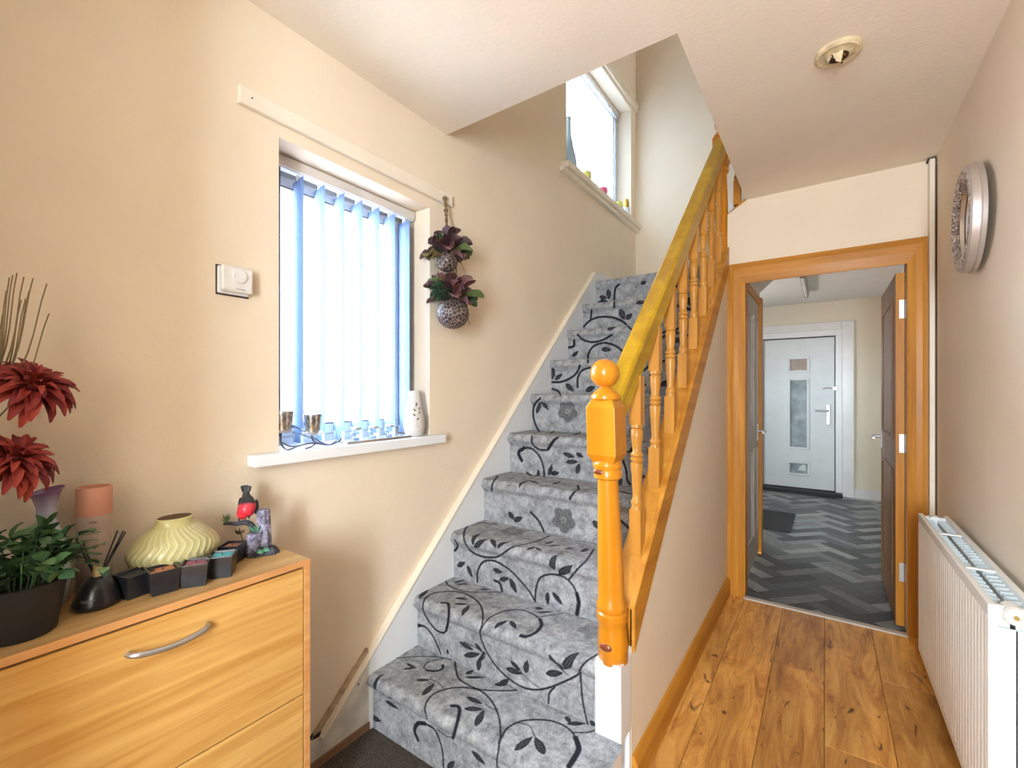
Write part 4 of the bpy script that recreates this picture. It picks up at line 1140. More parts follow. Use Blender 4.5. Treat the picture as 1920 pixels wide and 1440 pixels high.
# bird body: one continuous surface along a spine from head (low, front) to tail (top)
spine = [P(453, 966, -0.012), P(452, 960, -0.006), P(455, 952, 0.0), P(456, 943, 0.006), P(452, 932, 0.012), P(449, 925, 0.016), P(448, 918, 0.018), P(446, 908, 0.02)]
rad = [0.007, 0.0175, 0.0235, 0.0230, 0.0170, 0.0110, 0.0075, 0.0045]
sp = [Vector(p) for p in catmull(spine, 4)]
rr_ = list(np.interp(np.linspace(0, 1, len(sp)), np.linspace(0, 1, len(rad)), rad))
bb = obj('bird_body', MB().tube(sp, rr_, 18), None, bird, smooth=True)
def bird_mat():
    m, nt, b = new_mat('bird_plumage_paint')
    tc = N(nt, 'ShaderNodeTexCoord'); sx = N(nt, 'ShaderNodeSeparateXYZ'); nt.links.new(tc.outputs['Object'], sx.inputs[0])
    n = N(nt, 'ShaderNodeTexNoise'); n.inputs['Scale'].default_value = 40; nt.links.new(tc.outputs['Object'], n.inputs['Vector'])
    mu = N(nt, 'ShaderNodeMath', operation='MULTIPLY_ADD'); nt.links.new(n.outputs['Fac'], mu.inputs[0]); mu.inputs[1].default_value = 0.012; nt.links.new(sx.outputs[2], mu.inputs[2])
    mr = N(nt, 'ShaderNodeMapRange'); nt.links.new(mu.outputs[0], mr.inputs[0]); mr.inputs[1].default_value = 0.080; mr.inputs[2].default_value = 0.20
    r = ramp(nt, mr.outputs[0], [(0.12, (0.95, 0.28, 0.02)), (0.22, (0.85, 0.03, 0.04)), (0.55, (0.62, 0.035, 0.06)), (0.60, (0.02, 0.022, 0.028)), (1.0, (0.03, 0.035, 0.04))])
    nt.links.new(r.outputs[0], b.inputs['Base Color']); b.inputs['Roughness'].default_value = 0.4; b.inputs['Coat Weight'].default_value = 0.3
    return m
bb.data.materials.append(bird_mat())
M_FEATHER = plain('black_feather_paint', (0.02, 0.024, 0.028), 0.45, vary=0.4, scale=60)
wing = MB().sphere((0, 0, 0), (0.0045, 0.010, 0.023), 14, 10)
wing.v = [tuple(P(440, 944, 0.010) + rv * x + fv * y + Vector((0, 0, z))) for x, y, z in wing.v]
obj('wing', wing, M_FEATHER, bird, smooth=True)
wing = MB().sphere((0, 0, 0), (0.0045, 0.010, 0.022), 14, 10)
wing.v = [tuple(P(470, 948, 0.016) + rv * x + fv * y + Vector((0, 0, z))) for x, y, z in wing.v]
obj('wing', wing, M_FEATHER, bird, smooth=True)
for k in range(5):
    a = P(448.5, 921, 0.017); b = P(438 + 4.4 * k, 904 + abs(k - 2) * 0.9, 0.02)
    obj('tail_feather', MB().tube([a, a.lerp(b, 0.5), b], [0.0055, 0.0068, 0.004], 8, flat=0.45), M_FEATHER, bird, smooth=True)
obj('beak', MB().tube([P(464, 960, -0.006), P(465, 968, -0.008)], [0.004, 0.0006], 8), M_FEATHER, bird, smooth=True)
for px in (442, 455):
    obj('leg', MB().tube([P(px, 962, -0.004), P(px, 974, -0.002)], 0.0018, 6), M_BARK, bird)
def sprig(parent, c, n, ln, seed, mat, name='sprig_leaf', w=0.2):
    rr = random.Random(seed)
    for k in range(n):
        a = rr.random() * 2 * PI; e = 0.5 + rr.random() * 0.9
        d = Vector((math.cos(a) * math.cos(e), math.sin(a) * math.cos(e), math.sin(e)))
        s_ = d.orthogonal().normalized()
        l = ln * (0.7 + 0.5 * rr.random())
        m = MB()
        q = [c, c + d * l * 0.45 + s_ * l * w * 0.5, c + d * l, c + d * l * 0.45 - s_ * l * w * 0.5, c + d * l * 0.45 + d.cross(s_) * l * 0.06]
        m.add(q, [(0, 1, 4), (1, 2, 4), (2, 3, 4), (3, 0, 4), (0, 3, 2, 1)])
        obj(name, m, mat, parent)
sprig(bird, P(416, 977), 9, 0.026, 5, M_SPRIG)
sprig(bird, P(484, 992, -0.02), 12, 0.024, 6, M_MOSS)
M_TWIG = plain('brown_twig', (0.10, 0.065, 0.03), 0.7, vary=0.4, scale=60)
# little bare twig plant on the ornament
tw = MB().tube([P(443, 1014, 0.012), P(440, 1004, 0.012), P(437, 998, 0.014)], 0.0012, 6)
obj('twig', tw, M_TWIG, bird)
sprig(bird, P(438, 1003, 0.012), 12, 0.020, 9, M_TWIG, 'twig_leaf', 0.35)
obj('twig', MB().tube([P(443, 1014, 0.012), P(452, 1016, 0.006), P(464, 1024, 0.0), P(474, 1030, 0.0)], 0.0012, 6), M_TWIG, bird)

# ------------------------------------------------------------------ potted plant
pc = Vector((-1.250, 0.170, CT))
pot = thing('potted_plant', pc, 'bushy artificial green plant in a matt black pot', 'plant')
obj('pot', MB().lathe([(0.046, 0.0), (0.049, 0.003), (0.064, 0.098), (0.066, 0.100), (0.062, 0.101), (0.059, 0.085)], pc, 40), plain('matt_black_pot', (0.02, 0.023, 0.027), 0.55, vary=0.15), pot, smooth=True)
obj('soil', MB().lathe([(0.059, 0.084), (0.03, 0.09)], pc, 24), M_DARK, pot)
LEAFM = [plain('leaf_green_%d' % i, c, 0.5, vary=0.25, scale=50) for i, c in enumerate([(0.055, 0.135, 0.055), (0.09, 0.19, 0.075), (0.15, 0.26, 0.11), (0.035, 0.09, 0.045)])]
def leaf_mb(l, w):
    m = MB()
    rows = [(0, 0.02, 0), (0.25, 0.42, 0.10), (0.5, 0.5, 0.14), (0.78, 0.33, 0.10), (1.0, 0.02, -0.02)]
    vs, fs = [], []
    for t, ww, z in rows:
        vs += [(-w * ww, t * l, z * l), (0, t * l, (z - 0.07) * l), (w * ww, t * l, z * l)]
    for i in range(4):
        for k in (0, 1): fs.append((i * 3 + k, i * 3 + k + 1, (i + 1) * 3 + k + 1, (i + 1) * 3 + k))
    n = len(vs)
    vs += [(x, y, z - 0.0006) for x, y, z in vs]
    fs += [tuple(n + i for i in reversed(f)) for f in list(fs)]
    return m.add(vs, fs)
protos = []
DIFF = onZ(165, 1150, CT); DIFF = Vector((DIFF.x - 0.032, DIFF.y + 0.022, CT))   # keep the foliage clear of the diffuser
rr = random.Random(3)
cnt = 0
top = pc + Vector((0, 0, 0.09))
def orient(d, roll=0):
    """euler turning +Y onto d with leaf face roughly up"""
    d = d.normalized()
    x = d.cross(Vector((0, 0, 1)))
    x = x.normalized() if x.length > 1e-4 else Vector((1, 0, 0))
    z = x.cross(d)
    R = Matrix((x, d, z)).transposed()
    return (R @ Matrix.Rotation(roll, 3, 'Y')).to_euler()
for s in range(42):
    a = rr.random() * 2 * PI
    sp_ = 0.35 + 0.65 * rr.random() if s % 5 > 1 else 0.9 + 0.12 * rr.random()
    tip = pc + Vector((math.cos(a) * 0.085 * sp_, math.sin(a) * 0.112 * sp_ + 0.010, 0.078 + 0.105 * (1 - sp_ ** 2) + 0.045 * rr.random()))
    if s in (0, 1, 2): tip = pc + Vector((0.030 - 0.004 * s, 0.098 + 0.006 * s, 0.142 + 0.014 * s))
    if tip.x < -1.285: tip.x = -1.285 + 0.02 * rr.random()
    dv = Vector((tip.x - DIFF.x, tip.y - DIFF.y, 0))
    if dv.length < 0.055: tip += dv.normalized() * (0.055 - dv.length)
    mid = top.lerp(tip, 0.5) + Vector((0, 0, 0.03))
    line = [Vector(p) for p in catmull([tuple(top + Vector((math.cos(a) * 0.02, math.sin(a) * 0.02, -0.01))), tuple(mid), tuple(tip)], 2)]
    obj('stem', MB().tube(line, 0.0011, 5), LEAFM[1], pot)
    for i in range(1, len(line)):
        for side in (0, 1):
            if cnt >= 292: break
            if math.hypot(line[i].x - DIFF.x, line[i].y - DIFF.y) < 0.068: continue
            d = (line[i] - line[i - 1]).normalized()
            sd = Vector((rr.uniform(-1, 1), rr.uniform(-1, 1), rr.uniform(-0.25, 0.6)))
            dd = (d * 0.5 + sd).normalized()
            size = 0.75 + 0.5 * rr.random()
            mi = rr.choice([0, 0, 1, 1, 2, 3])
            while len(protos) <= mi: protos.append(None)
            if protos[mi] is None:
                me = mesh_of('leaf', leaf_mb(0.028, 0.024), LEAFM[mi], (0, 0, 0), smooth=60, fix=False)
                protos[mi] = me
            o = link('leaf', protos[mi], line[i], pot)
            o.rotation_euler = orient(dd, rr.uniform(-0.6, 0.6)); o.scale = (size, size, size)
            cnt += 1

# ------------------------------------------------------------------ reed diffuser, coral pillar jar, lilac vase
rc = onZ(165, 1150, CT); rc = Vector((rc.x - 0.032, rc.y + 0.022, CT))
rd = thing('reed_diffuser', rc, 'squat black reed diffuser bottle with black sticks beside the plant', 'diffuser')
obj('bottle', MB().lathe([(0.036, 0), (0.0395, 0.004), (0.0415, 0.012), (0.030, 0.044), (0.020, 0.058), (0.011, 0.063)], rc, 36), plain('satin_black_glass', (0.012, 0.012, 0.015), 0.3, coat=0.3), rd, smooth=50)
nk = MB().lathe([(0.0085, 0.060), (0.0085, 0.083), (0.006, 0.083), (0.006, 0.072)], rc, 20)
obj('neck', nk, plain('cream_gold_neck', (0.66, 0.50, 0.24), 0.35, vary=0.2), rd, smooth=True)
for dx, dy, h in ((0.012, 0.058, 0.150), (0.002, 0.046, 0.152), (0.018, 0.062, 0.148), (-0.01, -0.045, 0.150), (0.004, -0.034, 0.146)):
    a = rc + Vector((0, 0, 0.05)); b = rc + Vector((dx * 0.6, dy * 0.72, h))
    obj('reed', MB().tube([a, b], 0.0017, 6), M_BLACK, rd)
# small unreadable print line on the bottle front
for zz, wv in ((0.0245, 0.013), (0.0215, 0.010)):
    th = math.atan2(-0.62, 0.78)
    pts = []
    for t in np.linspace(-wv, wv, 9):
        r = 0.0372 + (0.0245 - zz) * 0.36 + 0.0003
        pts.append(rc + Vector((r * math.cos(th + t / r), r * math.sin(th + t / r), zz)))
    obj('label_print', MB().tube(pts, 0.0006, 5), plain('grey_print', (0.35, 0.33, 0.34), 0.6), rd)
kc = Vector((-1.368, 0.300, CT))
kj = thing('pillar_jar', kc, 'tall frosted cylinder jar with coral pink upper half behind the diffuser', 'jar')
obj('body', MB().lathe([(0.029, 0.0), (0.031, 0.003), (0.031, 0.185), (0.030, 0.186)], kc, 36), plain('frosted_beige_glass', (0.50, 0.38, 0.31), 0.4, vary=0.12, scale=20), kj, smooth=True)
obj('coral_band', MB().lathe([(0.0312, 0.180), (0.0316, 0.186), (0.032, 0.240), (0.031, 0.243), (0.028, 0.2435), (0.026, 0.232), (0.01, 0.231)], kc, 36), plain('coral_wax', (0.66, 0.30, 0.19), 0.5, vary=0.06), kj, smooth=True)
th = math.atan2(-0.62, 0.78)
for k in range(3):
    a = kc + Vector((0.0314 * math.cos(th + 0.14 * k + 0.25), 0.0314 * math.sin(th + 0.14 * k + 0.25), 0.168))
    obj('print_mark', MB().sphere(a, (0.0008, 0.0022, 0.0022), 8, 6), plain('plum_print', (0.25, 0.12, 0.12), 0.6), kj)
vc2 = Vector((-1.362, 0.222, CT))
lv = thing('lilac_vase', vc2, 'flared lilac and white glass vase behind the green plant', 'vase')
def tilt(x, y, z):
    q = max(0.0, z - CT - 0.2)
    return (x, y, z + (y - vc2.y) * 0.22 * min(1, q / 0.04))
lvm = MB().lathe([(0.026, 0), (0.034, 0.01), (0.040, 0.06), (0.036, 0.11), (0.024, 0.16), (0.0150, 0.19), (0.0165, 0.215), (0.022, 0.238), (0.028, 0.248), (0.0268, 0.2485), (0.020, 0.236), (0.014, 0.21)], vc2, 36).warp(tilt)
def lilac_mat():
    m, nt, b = new_mat('lilac_fading_glaze')
    tc = N(nt, 'ShaderNodeTexCoord'); sx = N(nt, 'ShaderNodeSeparateXYZ'); nt.links.new(tc.outputs['Object'], sx.inputs[0])
    mr = N(nt, 'ShaderNodeMapRange'); nt.links.new(sx.outputs[2], mr.inputs[0]); mr.inputs[2].default_value = 0.25
    r = ramp(nt, mr.outputs[0], [(0.6, (0.52, 0.60, 0.64)), (0.84, (0.42, 0.40, 0.50)), (0.97, (0.24, 0.15, 0.26))])
    nt.links.new(r.outputs[0], b.inputs['Base Color']); b.inputs['Roughness'].default_value = 0.2; b.inputs['Coat Weight'].default_value = 0.4
    return m
obj('body', lvm, lilac_mat(), lv, smooth=50)
obj('rim', MB().tube([(vc2.x + 0.0278 * math.cos(a), vc2.y + 0.0278 * math.sin(a), CT + 0.2483 + 0.0278 * math.sin(a) * 0.22) for a in np.linspace(0, 2 * PI, 33)], 0.0015, 6), plain('plum_rim', (0.26, 0.10, 0.24), 0.3), lv, smooth=True)

# ------------------------------------------------------------------ red artificial flowers in a tall vase
fvx = Vector((-1.305, -0.03, CT))
fa = thing('flower_arrangement', fvx, 'tall artificial arrangement of rust red chrysanthemums and dry grass', 'flowers')
obj('vase', MB().lathe([(0.045, 0), (0.055, 0.01), (0.062, 0.07), (0.05, 0.16), (0.03, 0.21), (0.034, 0.235), (0.031, 0.235), (0.026, 0.21)], fvx, 32), plain('dark_brown_vase', (0.06, 0.035, 0.025), 0.35), fa, smooth=50)
PET = [plain('petal_red_%d' % i, c, 0.65, vary=0.2, scale=40) for i, c in enumerate([(0.27, 0.028, 0.022), (0.36, 0.045, 0.030), (0.20, 0.020, 0.020)])]
def petal_mb(l, w):
    m = MB(); vs, fs = [], []
    for t, ww, z in [(0, 0.25, 0), (0.3, 0.7, 0.10), (0.6, 1.0, 0.12), (0.85, 0.72, 0.02), (1.0, 0.2, -0.12)]:
        vs += [(-w * ww, t * l, (z + 0.10 * ww) * l), (0, t * l, z * l), (w * ww, t * l, (z + 0.10 * ww) * l)]
    for i in range(4):
        for k in (0, 1): fs.append((i * 3 + k, i * 3 + k + 1, (i + 1) * 3 + k + 1, (i + 1) * 3 + k))
    n = len(vs)
    vs += [(x, y, z - 0.0008) for x, y, z in vs]
    fs += [tuple(n + i for i in reversed(f)) for f in list(fs)]
    return m.add(vs, fs)
petme = [mesh_of('petal', petal_mb(0.052, 0.0078), p, (0, 0, 0), smooth=60, fix=False) for p in PET]
rr = random.Random(17)
stem_m = plain('brown_stem', (0.12, 0.09, 0.05), 0.7, vary=0.3)
for c, r, rows in ((Vector((-1.285, 0.186, 1.278)), 0.078, 76), (Vector((-1.275, 0.160, 1.138)), 0.074, 72)):
    obj('flower_stem', MB().tube([Vector(p) for p in catmull([tuple(fvx + Vector((0, 0, 0.2))), (fvx.x, fvx.y + 0.07, c.z - 0.06), tuple(c)], 6)], 0.003, 6), stem_m, fa, smooth=True)
    b = obj('bloom', MB().sphere(c, (0.018, 0.018, 0.014), 12, 8), PET[2], fa, smooth=True, origin=c)
    ax = Vector((0.55, 0.25, 0.75)).normalized()
    e1 = ax.orthogonal().normalized(); e2 = ax.cross(e1)
    for k in range(rows):
        q = (k + 0.5) / rows
        th = 1.92 * math.sqrt(q) + 0.08            # angle from the bloom axis
        ph = k * 2.39996
        d = ax * math.cos(th) + (e1 * math.cos(ph) + e2 * math.sin(ph)) * math.sin(th)
        d = (d + Vector((rr.uniform(-.12, .12), rr.uniform(-.12, .12), rr.uniform(-.12, .12)))).normalized()
        o = link('petal', petme[rr.choice([0, 0, 1, 1, 2])], c + d * 0.012, b)
        z = (ax - d * ax.dot(d)); z = z.normalized() if z.length > 1e-3 else d.orthogonal().normalized()
        x = d.cross(z)
        o.rotation_euler = Matrix((x, d, z)).transposed().to_euler()
        s = (0.62 + 0.62 * q) * r / 0.066 * rr.uniform(0.88, 1.1)
        o.scale = (s, s, s)
GR = plain('dry_grass', (0.22, 0.16, 0.08), 0.7, vary=0.3)
tips = [(24, 516), (32, 512), (45, 519), (18, 520), (62, 522), (55, 545), (88, 532), (48, 560), (40, 562), (5, 590), (12, 545), (92, 588)]
for i, q in enumerate(tips):
    t = onX(q[0], q[1], -1.31 + 0.012 * (i % 4))
    b0 = fvx + Vector((0, 0, 0.2))
    mid = b0.lerp(t, 0.55) + Vector((0, 0.055, 0.0))
    obj('grass_stalk', MB().tube([Vector(p) for p in catmull([tuple(b0), tuple(mid), tuple(t)], 6)], [0.0016] * 9 + [0.0011] * 4, 5), GR, fa, smooth=True)

# ================================================================== WALL THINGS
th_y0, th_y1, th_z0, th_z1 = 0.577, 0.664, 1.556, 1.632
ts = thing('thermostat', (XL, 0.62, th_z0), 'white square room thermostat on the wall left of the window', 'thermostat')
obj('unpainted_outline', MB().box(XL, XL + 0.0016, th_y0 - 0.004, th_y1 - 0.002, th_z0 - 0.008, th_z1 + 0.002), plain('dark_unpainted_edge', (0.07, 0.05, 0.05), 0.8, vary=0.3), ts)
obj('back_plate', MB().box(XL + 0.0016, XL + 0.012, th_y0 - 0.002, th_y1 - 0.004, th_z0 - 0.004, th_z1 - 0.002), M_GLOSS, ts, bevel=0.004)
obj('cover', MB().box(XL + 0.012, XL + 0.028, th_y0 + 0.002, th_y1, th_z0 + 0.002, th_z1), plain('thermostat_white', (0.78, 0.74, 0.70), 0.4, vary=0.02), ts, bevel=0.006, segs=3)
dm = Matrix.Translation((XL + 0.028, 0.626, 1.606)) @ Matrix.Rotation(PI / 2, 4, 'Y')
dl_ = obj('dial', MB().lathe([(0.0215, -0.001), (0.021, 0.0025), (0.018, 0.004), (0.012, 0.0035)], seg=32, M=dm), plain('thermostat_dial', (0.80, 0.77, 0.74), 0.4), ts, smooth=True)
obj('pointer', MB().sphere((XL + 0.031, 0.611, 1.603), (0.0012, 0.0016, 0.0016), 8, 6), M_SEAL, dl_)
obj('print_line', MB().box(XL + 0.0279, XL + 0.0284, 0.616, 0.642, 1.5660, 1.5676), M_SEAL, ts)

# hanging planters -----------------------------------------------------
hx = XL + 0.085
hp0 = onX(836, 374, XL + 0.03)
hang = thing('hanging_planter', (hx, hp0.y, 1.36), 'pair of woven ball planters with purple leaves hanging beside the window', 'hanging planter')
def woven():
    m, nt, b = new_mat('woven_ball_weave')
    v = coords(nt)
    vo_ = N(nt, 'ShaderNodeTexVoronoi', feature='DISTANCE_TO_EDGE'); vo_.inputs['Scale'].default_value = 72
    nt.links.new(v, vo_.inputs['Vector'])
    r = ramp(nt, vo_.outputs['Distance'], [(0.02, (0.30, 0.22, 0.18)), (0.12, (0.020, 0.011, 0.011))])
    nt.links.new(r.outputs[0], b.inputs['Base Color']); b.inputs['Roughness'].default_value = 0.5
    bump(nt, b, vo_.outputs['Distance'], -0.9, 0.01)
    return m
M_WOVEN = woven()
b1c = onX(838, 491, hx); b2c = onX(849, 588, hx)
for c, r, n_ in ((b1c, 0.048, 1), (b2c, 0.073, 2)):
    obj('woven_ball', MB().sphere(c, (r * 0.95, r, r * 0.92), 36, 22), M_WOVEN, hang, smooth=True, origin=c)
ropem = plain('twisted_rope', (0.20, 0.12, 0.05), 0.8, vary=0.7, scale=220, bumpy=0.8, bscale=200)
tz = [onX(834, 372, XL + 0.03), onX(836, 392, XL + 0.034), onX(837, 410, XL + 0.05), onX(838, 440, hx), b1c + Vector((0, 0, 0.03))]
rope = [Vector(p) for p in catmull([tuple(p) for p in tz], 6)]
obj('rope', MB().tube(rope, [0.006 + 0.002 * math.sin(i * 2.1) for i in range(len(rope))], 8), ropem, hang, smooth=True)
obj('knot', MB().sphere(tz[0], 0.011, 12, 8), ropem, hang, smooth=True)
obj('knot', MB().sphere(tz[1] + Vector((0, 0, -0.006)), 0.010, 12, 8), ropem, hang, smooth=True)
for px, py0, py1 in ((820, 497, 530), (850, 505, 530), (855, 500, 530)):
    obj('cord', MB().tube([onX(px, py0 - 14, hx), onX(px + 1, py1, hx), b2c + Vector((0, 0, 0.02))], 0.0022, 6), ropem, hang)
PL = [plain('succulent_%d' % i, c, 0.45, vary=0.5, scale=40) for i, c in enumerate([(0.075, 0.035, 0.035), (0.13, 0.05, 0.045), (0.09, 0.115, 0.035), (0.035, 0.065, 0.035), (0.24, 0.20, 0.09)])]
def frond_mb(l, w):
    m = MB(); vs, fs = [], []
    for t, ww, z in [(0, 0.12, 0), (0.3, 0.24, 0.05), (0.6, 0.55, 0.06), (0.85, 0.95, 0.0), (0.96, 0.85, -0.06), (1.04, 0.4, -0.10)]:
        vs += [(-w * ww, t * l, (z + 0.22 * ww) * l), (-w * ww * 0.5, t * l * 1.01, (z + 0.02) * l), (0, t * l, (z + 0.09 * ww) * l), (w * ww * 0.5, t * l * 0.99, z * l), (w * ww, t * l, (z + 0.25 * ww) * l)]
    for i in range(5):
        for k in range(4): fs.append((i * 5 + k, i * 5 + k + 1, (i + 1) * 5 + k + 1, (i + 1) * 5 + k))
    n = len(vs)
    vs += [(x, y, z - 0.0012) for x, y, z in vs]
    fs += [tuple(n + i for i in reversed(f)) for f in list(fs)]
    return m.add(vs, fs)
frme = [mesh_of('frond', frond_mb(0.085, 0.021), p, (0, 0, 0), smooth=70, fix=False) for p in PL]
rr = random.Random(21)
for c, n_, up_, big in ((b1c + Vector((0, 0, 0.030)), 30, 0.12, 1.30), (b2c + Vector((0, 0, 0.052)), 36, 0.18, 1.5)):
    for k in range(n_):
        a = 2 * PI * k * 0.381966 * 1.0
        e = -0.35 + 1.45 * (k / n_)
        d = Vector((math.cos(a) * math.cos(e) * 0.8, math.sin(a) * math.cos(e), math.sin(e) * 0.9 + up_))
        if d.x < -0.25: d.x = -0.25
        o = link('frond', frme[rr.choice([0, 0, 1, 1, 3, 2, 0, 3])], c, hang)
        o.rotation_euler = orient(d, rr.uniform(-0.5, 0.5)); s = big * rr.uniform(0.75, 1.1); o.scale = (s, s, s)
for q, mi, s in (((880, 475), 2, 1.25), ((876, 482), 2, 1.2), ((799, 478), 4, 1.1), ((806, 484), 4, 1.0)):
    t = onX(*q, hx + 0.02); c = b1c + Vector((0, 0, 0.02))
    o = link('frond', frme[mi], c, hang); d = t - c
    o.rotation_euler = orient(d, 0.3); o.scale = (s * 1.25, d.length / 0.085, s)
for k in range(9):
    a = rr.uniform(-1, 1); c = b2c if k % 2 else b1c
    p0 = c + Vector((0.02, 0, 0.03)); p1 = c + Vector((0.04, 0.06 + 0.03 * rr.random(), -0.02 - 0.04 * rr.random() if k % 3 else 0.12))
    obj('fine_tendril', MB().tube([p0, p0.lerp(p1, 0.5) + Vector((0, 0.015, 0.02)), p1], 0.0008, 5), ropem, hang)

# vertical blinds -------------------------------------------------------
def blind(name, y0, y1, z0, z1, xm, label, n, ang, first, pitch, weights=True, fabric=None):
    t = thing(name, (xm, (y0 + y1) / 2, z0), label, 'blind')
    obj('head_rail', MB().box(xm - 0.022, xm + 0.022, y0, y1, z1 - 0.038, z1 - 0.002), plain(name + '_rail', (0.66, 0.60, 0.55), 0.4), t, bevel=0.003)
    obj('rail_slot', MB().box(xm - 0.012, xm + 0.014, y0 + 0.004, y1 - 0.004, z1 - 0.042, z1 - 0.036), M_UPVC, t)
    w = 0.0445
    zt = z1 - 0.056
    mb = MB()
    c_, s_ = math.cos(ang), math.sin(ang)
    vs = []
    for u in np.linspace(-1, 1, 5):
        q = 0.0025 * (1 - u * u)
        for zz in (0.0, zt - z0):
            vs.append((u * w * c_ - q * s_, u * w * s_ + q * c_, zz))
    fs = [(2 * i, 2 * i + 2, 2 * i + 3, 2 * i + 1) for i in range(4)]
    k = len(vs)
    vs += [(x - 0.0005 * s_, y + 0.0005 * c_, z) for x, y, z in vs]
    fs += [tuple(k + j for j in reversed(f)) for f in list(fs)]
    mb.add(vs, fs)
    me = mesh_of('vane', mb, fabric or M_VANE, (0, 0, 0), smooth=60, fix=False)
    hk = mesh_of('vane_hanger', MB().box(-0.004, 0.004, -0.006, 0.006, zt - z0 - 0.004, zt - z0 + 0.016), M_UPVC, (0, 0, 0))
    wt = mesh_of('vane_weight', MB().box(-w, w, -0.0022, 0.0022, -0.001, 0.03, M=Matrix.Rotation(ang, 4, 'Z')), plain(name + '_weight', (0.62, 0.72, 0.84), 0.4), (0, 0, 0))
    for i in range(n):
        o = (xm, first + pitch * i, z0)
        v = link('vane', me, o, t)
        link('vane_hanger', hk, o, v)
        if weights: link('vane_weight', wt, o, v)
    return t
blind('vertical_blind', 0.76, 1.418, WIN1[2] + 0.042, 2.078, XL - 0.108, 'blue white vertical blind turned open in the hall window', 8, math.radians(172), 0.80, 0.0815)
blind('vertical_blind', 2.705, 3.925, WIN2[2] + 0.03, 3.798, XL - 0.13, 'pale vertical blind drawn across the upper stair window', 15, math.radians(98), 2.745, 0.0815, False, M_VANE2)

# things on the hall window sill ------------------------------------------
SZ = WIN1[2] + 0.033
M_MERC = plain('mercury_glass', (0.55, 0.53, 0.50), 0.22, metal=0.9, vary=0.55, scale=70)
wh = thing('twig_candle_holder', (XL - 0.02, 0.88, SZ), 'silver twig wire candle holder with two mercury glass cups', 'candle holder')
M_WIRE = plain('dark_silver_wire', (0.16, 0.16, 0.22), 0.3, metal=0.8)
XC = XL - 0.022
for px, top_, bot, base in ((531, 771, 806, 812), (586, 780, 812, 816)):
    c = onX(px, base - 3, XC)
    zb = max(c.z, SZ + 0.045)
    c = Vector((XC, c.y, zb))
    cu = obj('votive_cup', MB().lathe([(0.0, 0.0), (0.024, 0.0), (0.025, 0.003), (0.031, 0.066), (0.0295, 0.066), (0.0235, 0.006), (0.0, 0.006)], c, 28, cap=False), M_MERC, wh, smooth=40, origin=c)
    obj('cup_saucer', MB().lathe([(0.0, -0.004), (0.030, -0.003), (0.034, 0.006), (0.033, 0.0065), (0.029, 0.0), (0.0, -0.0005)], c, 28, cap=False), M_CHROME, cu, smooth=40)
def wire(pts, r=0.0028):
    q = [tuple(onX(x, y, xx)) for x, y, xx in pts]
    q = [(a, b, max(c, SZ + r + 0.0006)) for a, b, c in q]
    obj('wire_branch', MB().tube([Vector(p) for p in catmull(q, 5)], r, 7), M_WIRE, wh, smooth=True)
wire([(527, 812, XC), (527, 830, XC + 0.01), (533, 840, XC + 0.03), (542, 843, XC + 0.04), (560, 836, XC + 0.04), (585, 831, XC + 0.04), (615, 834, XC + 0.03), (632, 829, XC), (640, 822, XC)])
wire([(529, 830, XC + 0.02), (545, 837, XC + 0.03), (565, 834, XC + 0.03)])
wire([(594, 830, XC + 0.03), (583, 838, XC + 0.05), (573, 845, XC + 0.055)])
wire([(584, 818, XC), (588, 827, XC + 0.01), (600, 831, XC + 0.03), (617, 834, XC + 0.03)])
wire([(545, 797, XC), (560, 803, XC), (575, 811, XC), (600, 829, XC + 0.02)], 0.0022)
wire([(549, 811, XC - 0.02), (565, 815, XC - 0.02), (590, 824, XC - 0.01), (612, 833, XC + 0.02)], 0.0022)
wire([(617, 835, XC + 0.03), (630, 827, XC + 0.01), (636, 819, XC - 0.01)], 0.0022)
tr = thing('tealight_tray', (XL - 0.015, 1.14, SZ), 'mirrored tray with three crystal tealight holders on the hall sill', 'candle holder')
ty0, ty1 = 0.985, 1.290
obj('tray', MB().prism([(ty0, SZ), (ty1, SZ), (ty1, SZ + 0.010), (ty0, SZ + 0.010)], 'x', XL - 0.060, XL + 0.030), plain('mirrored_tray', (0.62, 0.60, 0.60), 0.12, metal=0.8, vary=0.2), tr, bevel=0.002)
for yy in (1.055, 1.135, 1.215):
    c = Vector((XL - 0.018, yy, SZ + 0.010))
    h = obj('crystal_holder', MB().lathe([(0.0, 0.0), (0.012, 0.0), (0.012, 0.005), (0.006, 0.009), (0.020, 0.016), (0.023, 0.024), (0.012, 0.028), (0.020, 0.031), (0.022, 0.038), (0.0, 0.038)], c, 10, cap=False), M_CLEAR, tr)
    obj('tealight', MB().lathe([(0.0185, 0.038), (0.019, 0.039), (0.019, 0.046), (0.017, 0.046), (0.017, 0.044)], c, 20), M_SILVER, h, smooth=True)
vv = Vector((XL - 0.014, 1.345, SZ))
cv = thing('ceramic_vase', vv, 'cream ceramic bud vase with brown leaf motif at the sill end', 'vase')
obj('body', MB().lathe([tuple(p) for p in catmull([(0.0, 0.0), (0.030, 0.0), (0.038, 0.008), (0.0455, 0.040), (0.044, 0.075), (0.036, 0.120), (0.028, 0.165), (0.0255, 0.190), (0.024, 0.192), (0.0225, 0.188), (0.024, 0.15)], 4)], vv, 40, cap=False), plain('speckled_cream_ceramic', (0.60, 0.55, 0.50), 0.45, vary=0.14, scale=120), cv, smooth=60)
rad_at = lambda z: float(np.interp(z, [0.008, 0.04, 0.075, 0.12, 0.165], [0.038, 0.0455, 0.044, 0.036, 0.028]))
th0 = math.atan2(vv.y * -1, -vv.x)    # facing the viewer
M_MOTIF = plain('brown_leaf_motif', (0.14, 0.09, 0.07), 0.6, vary=0.3)
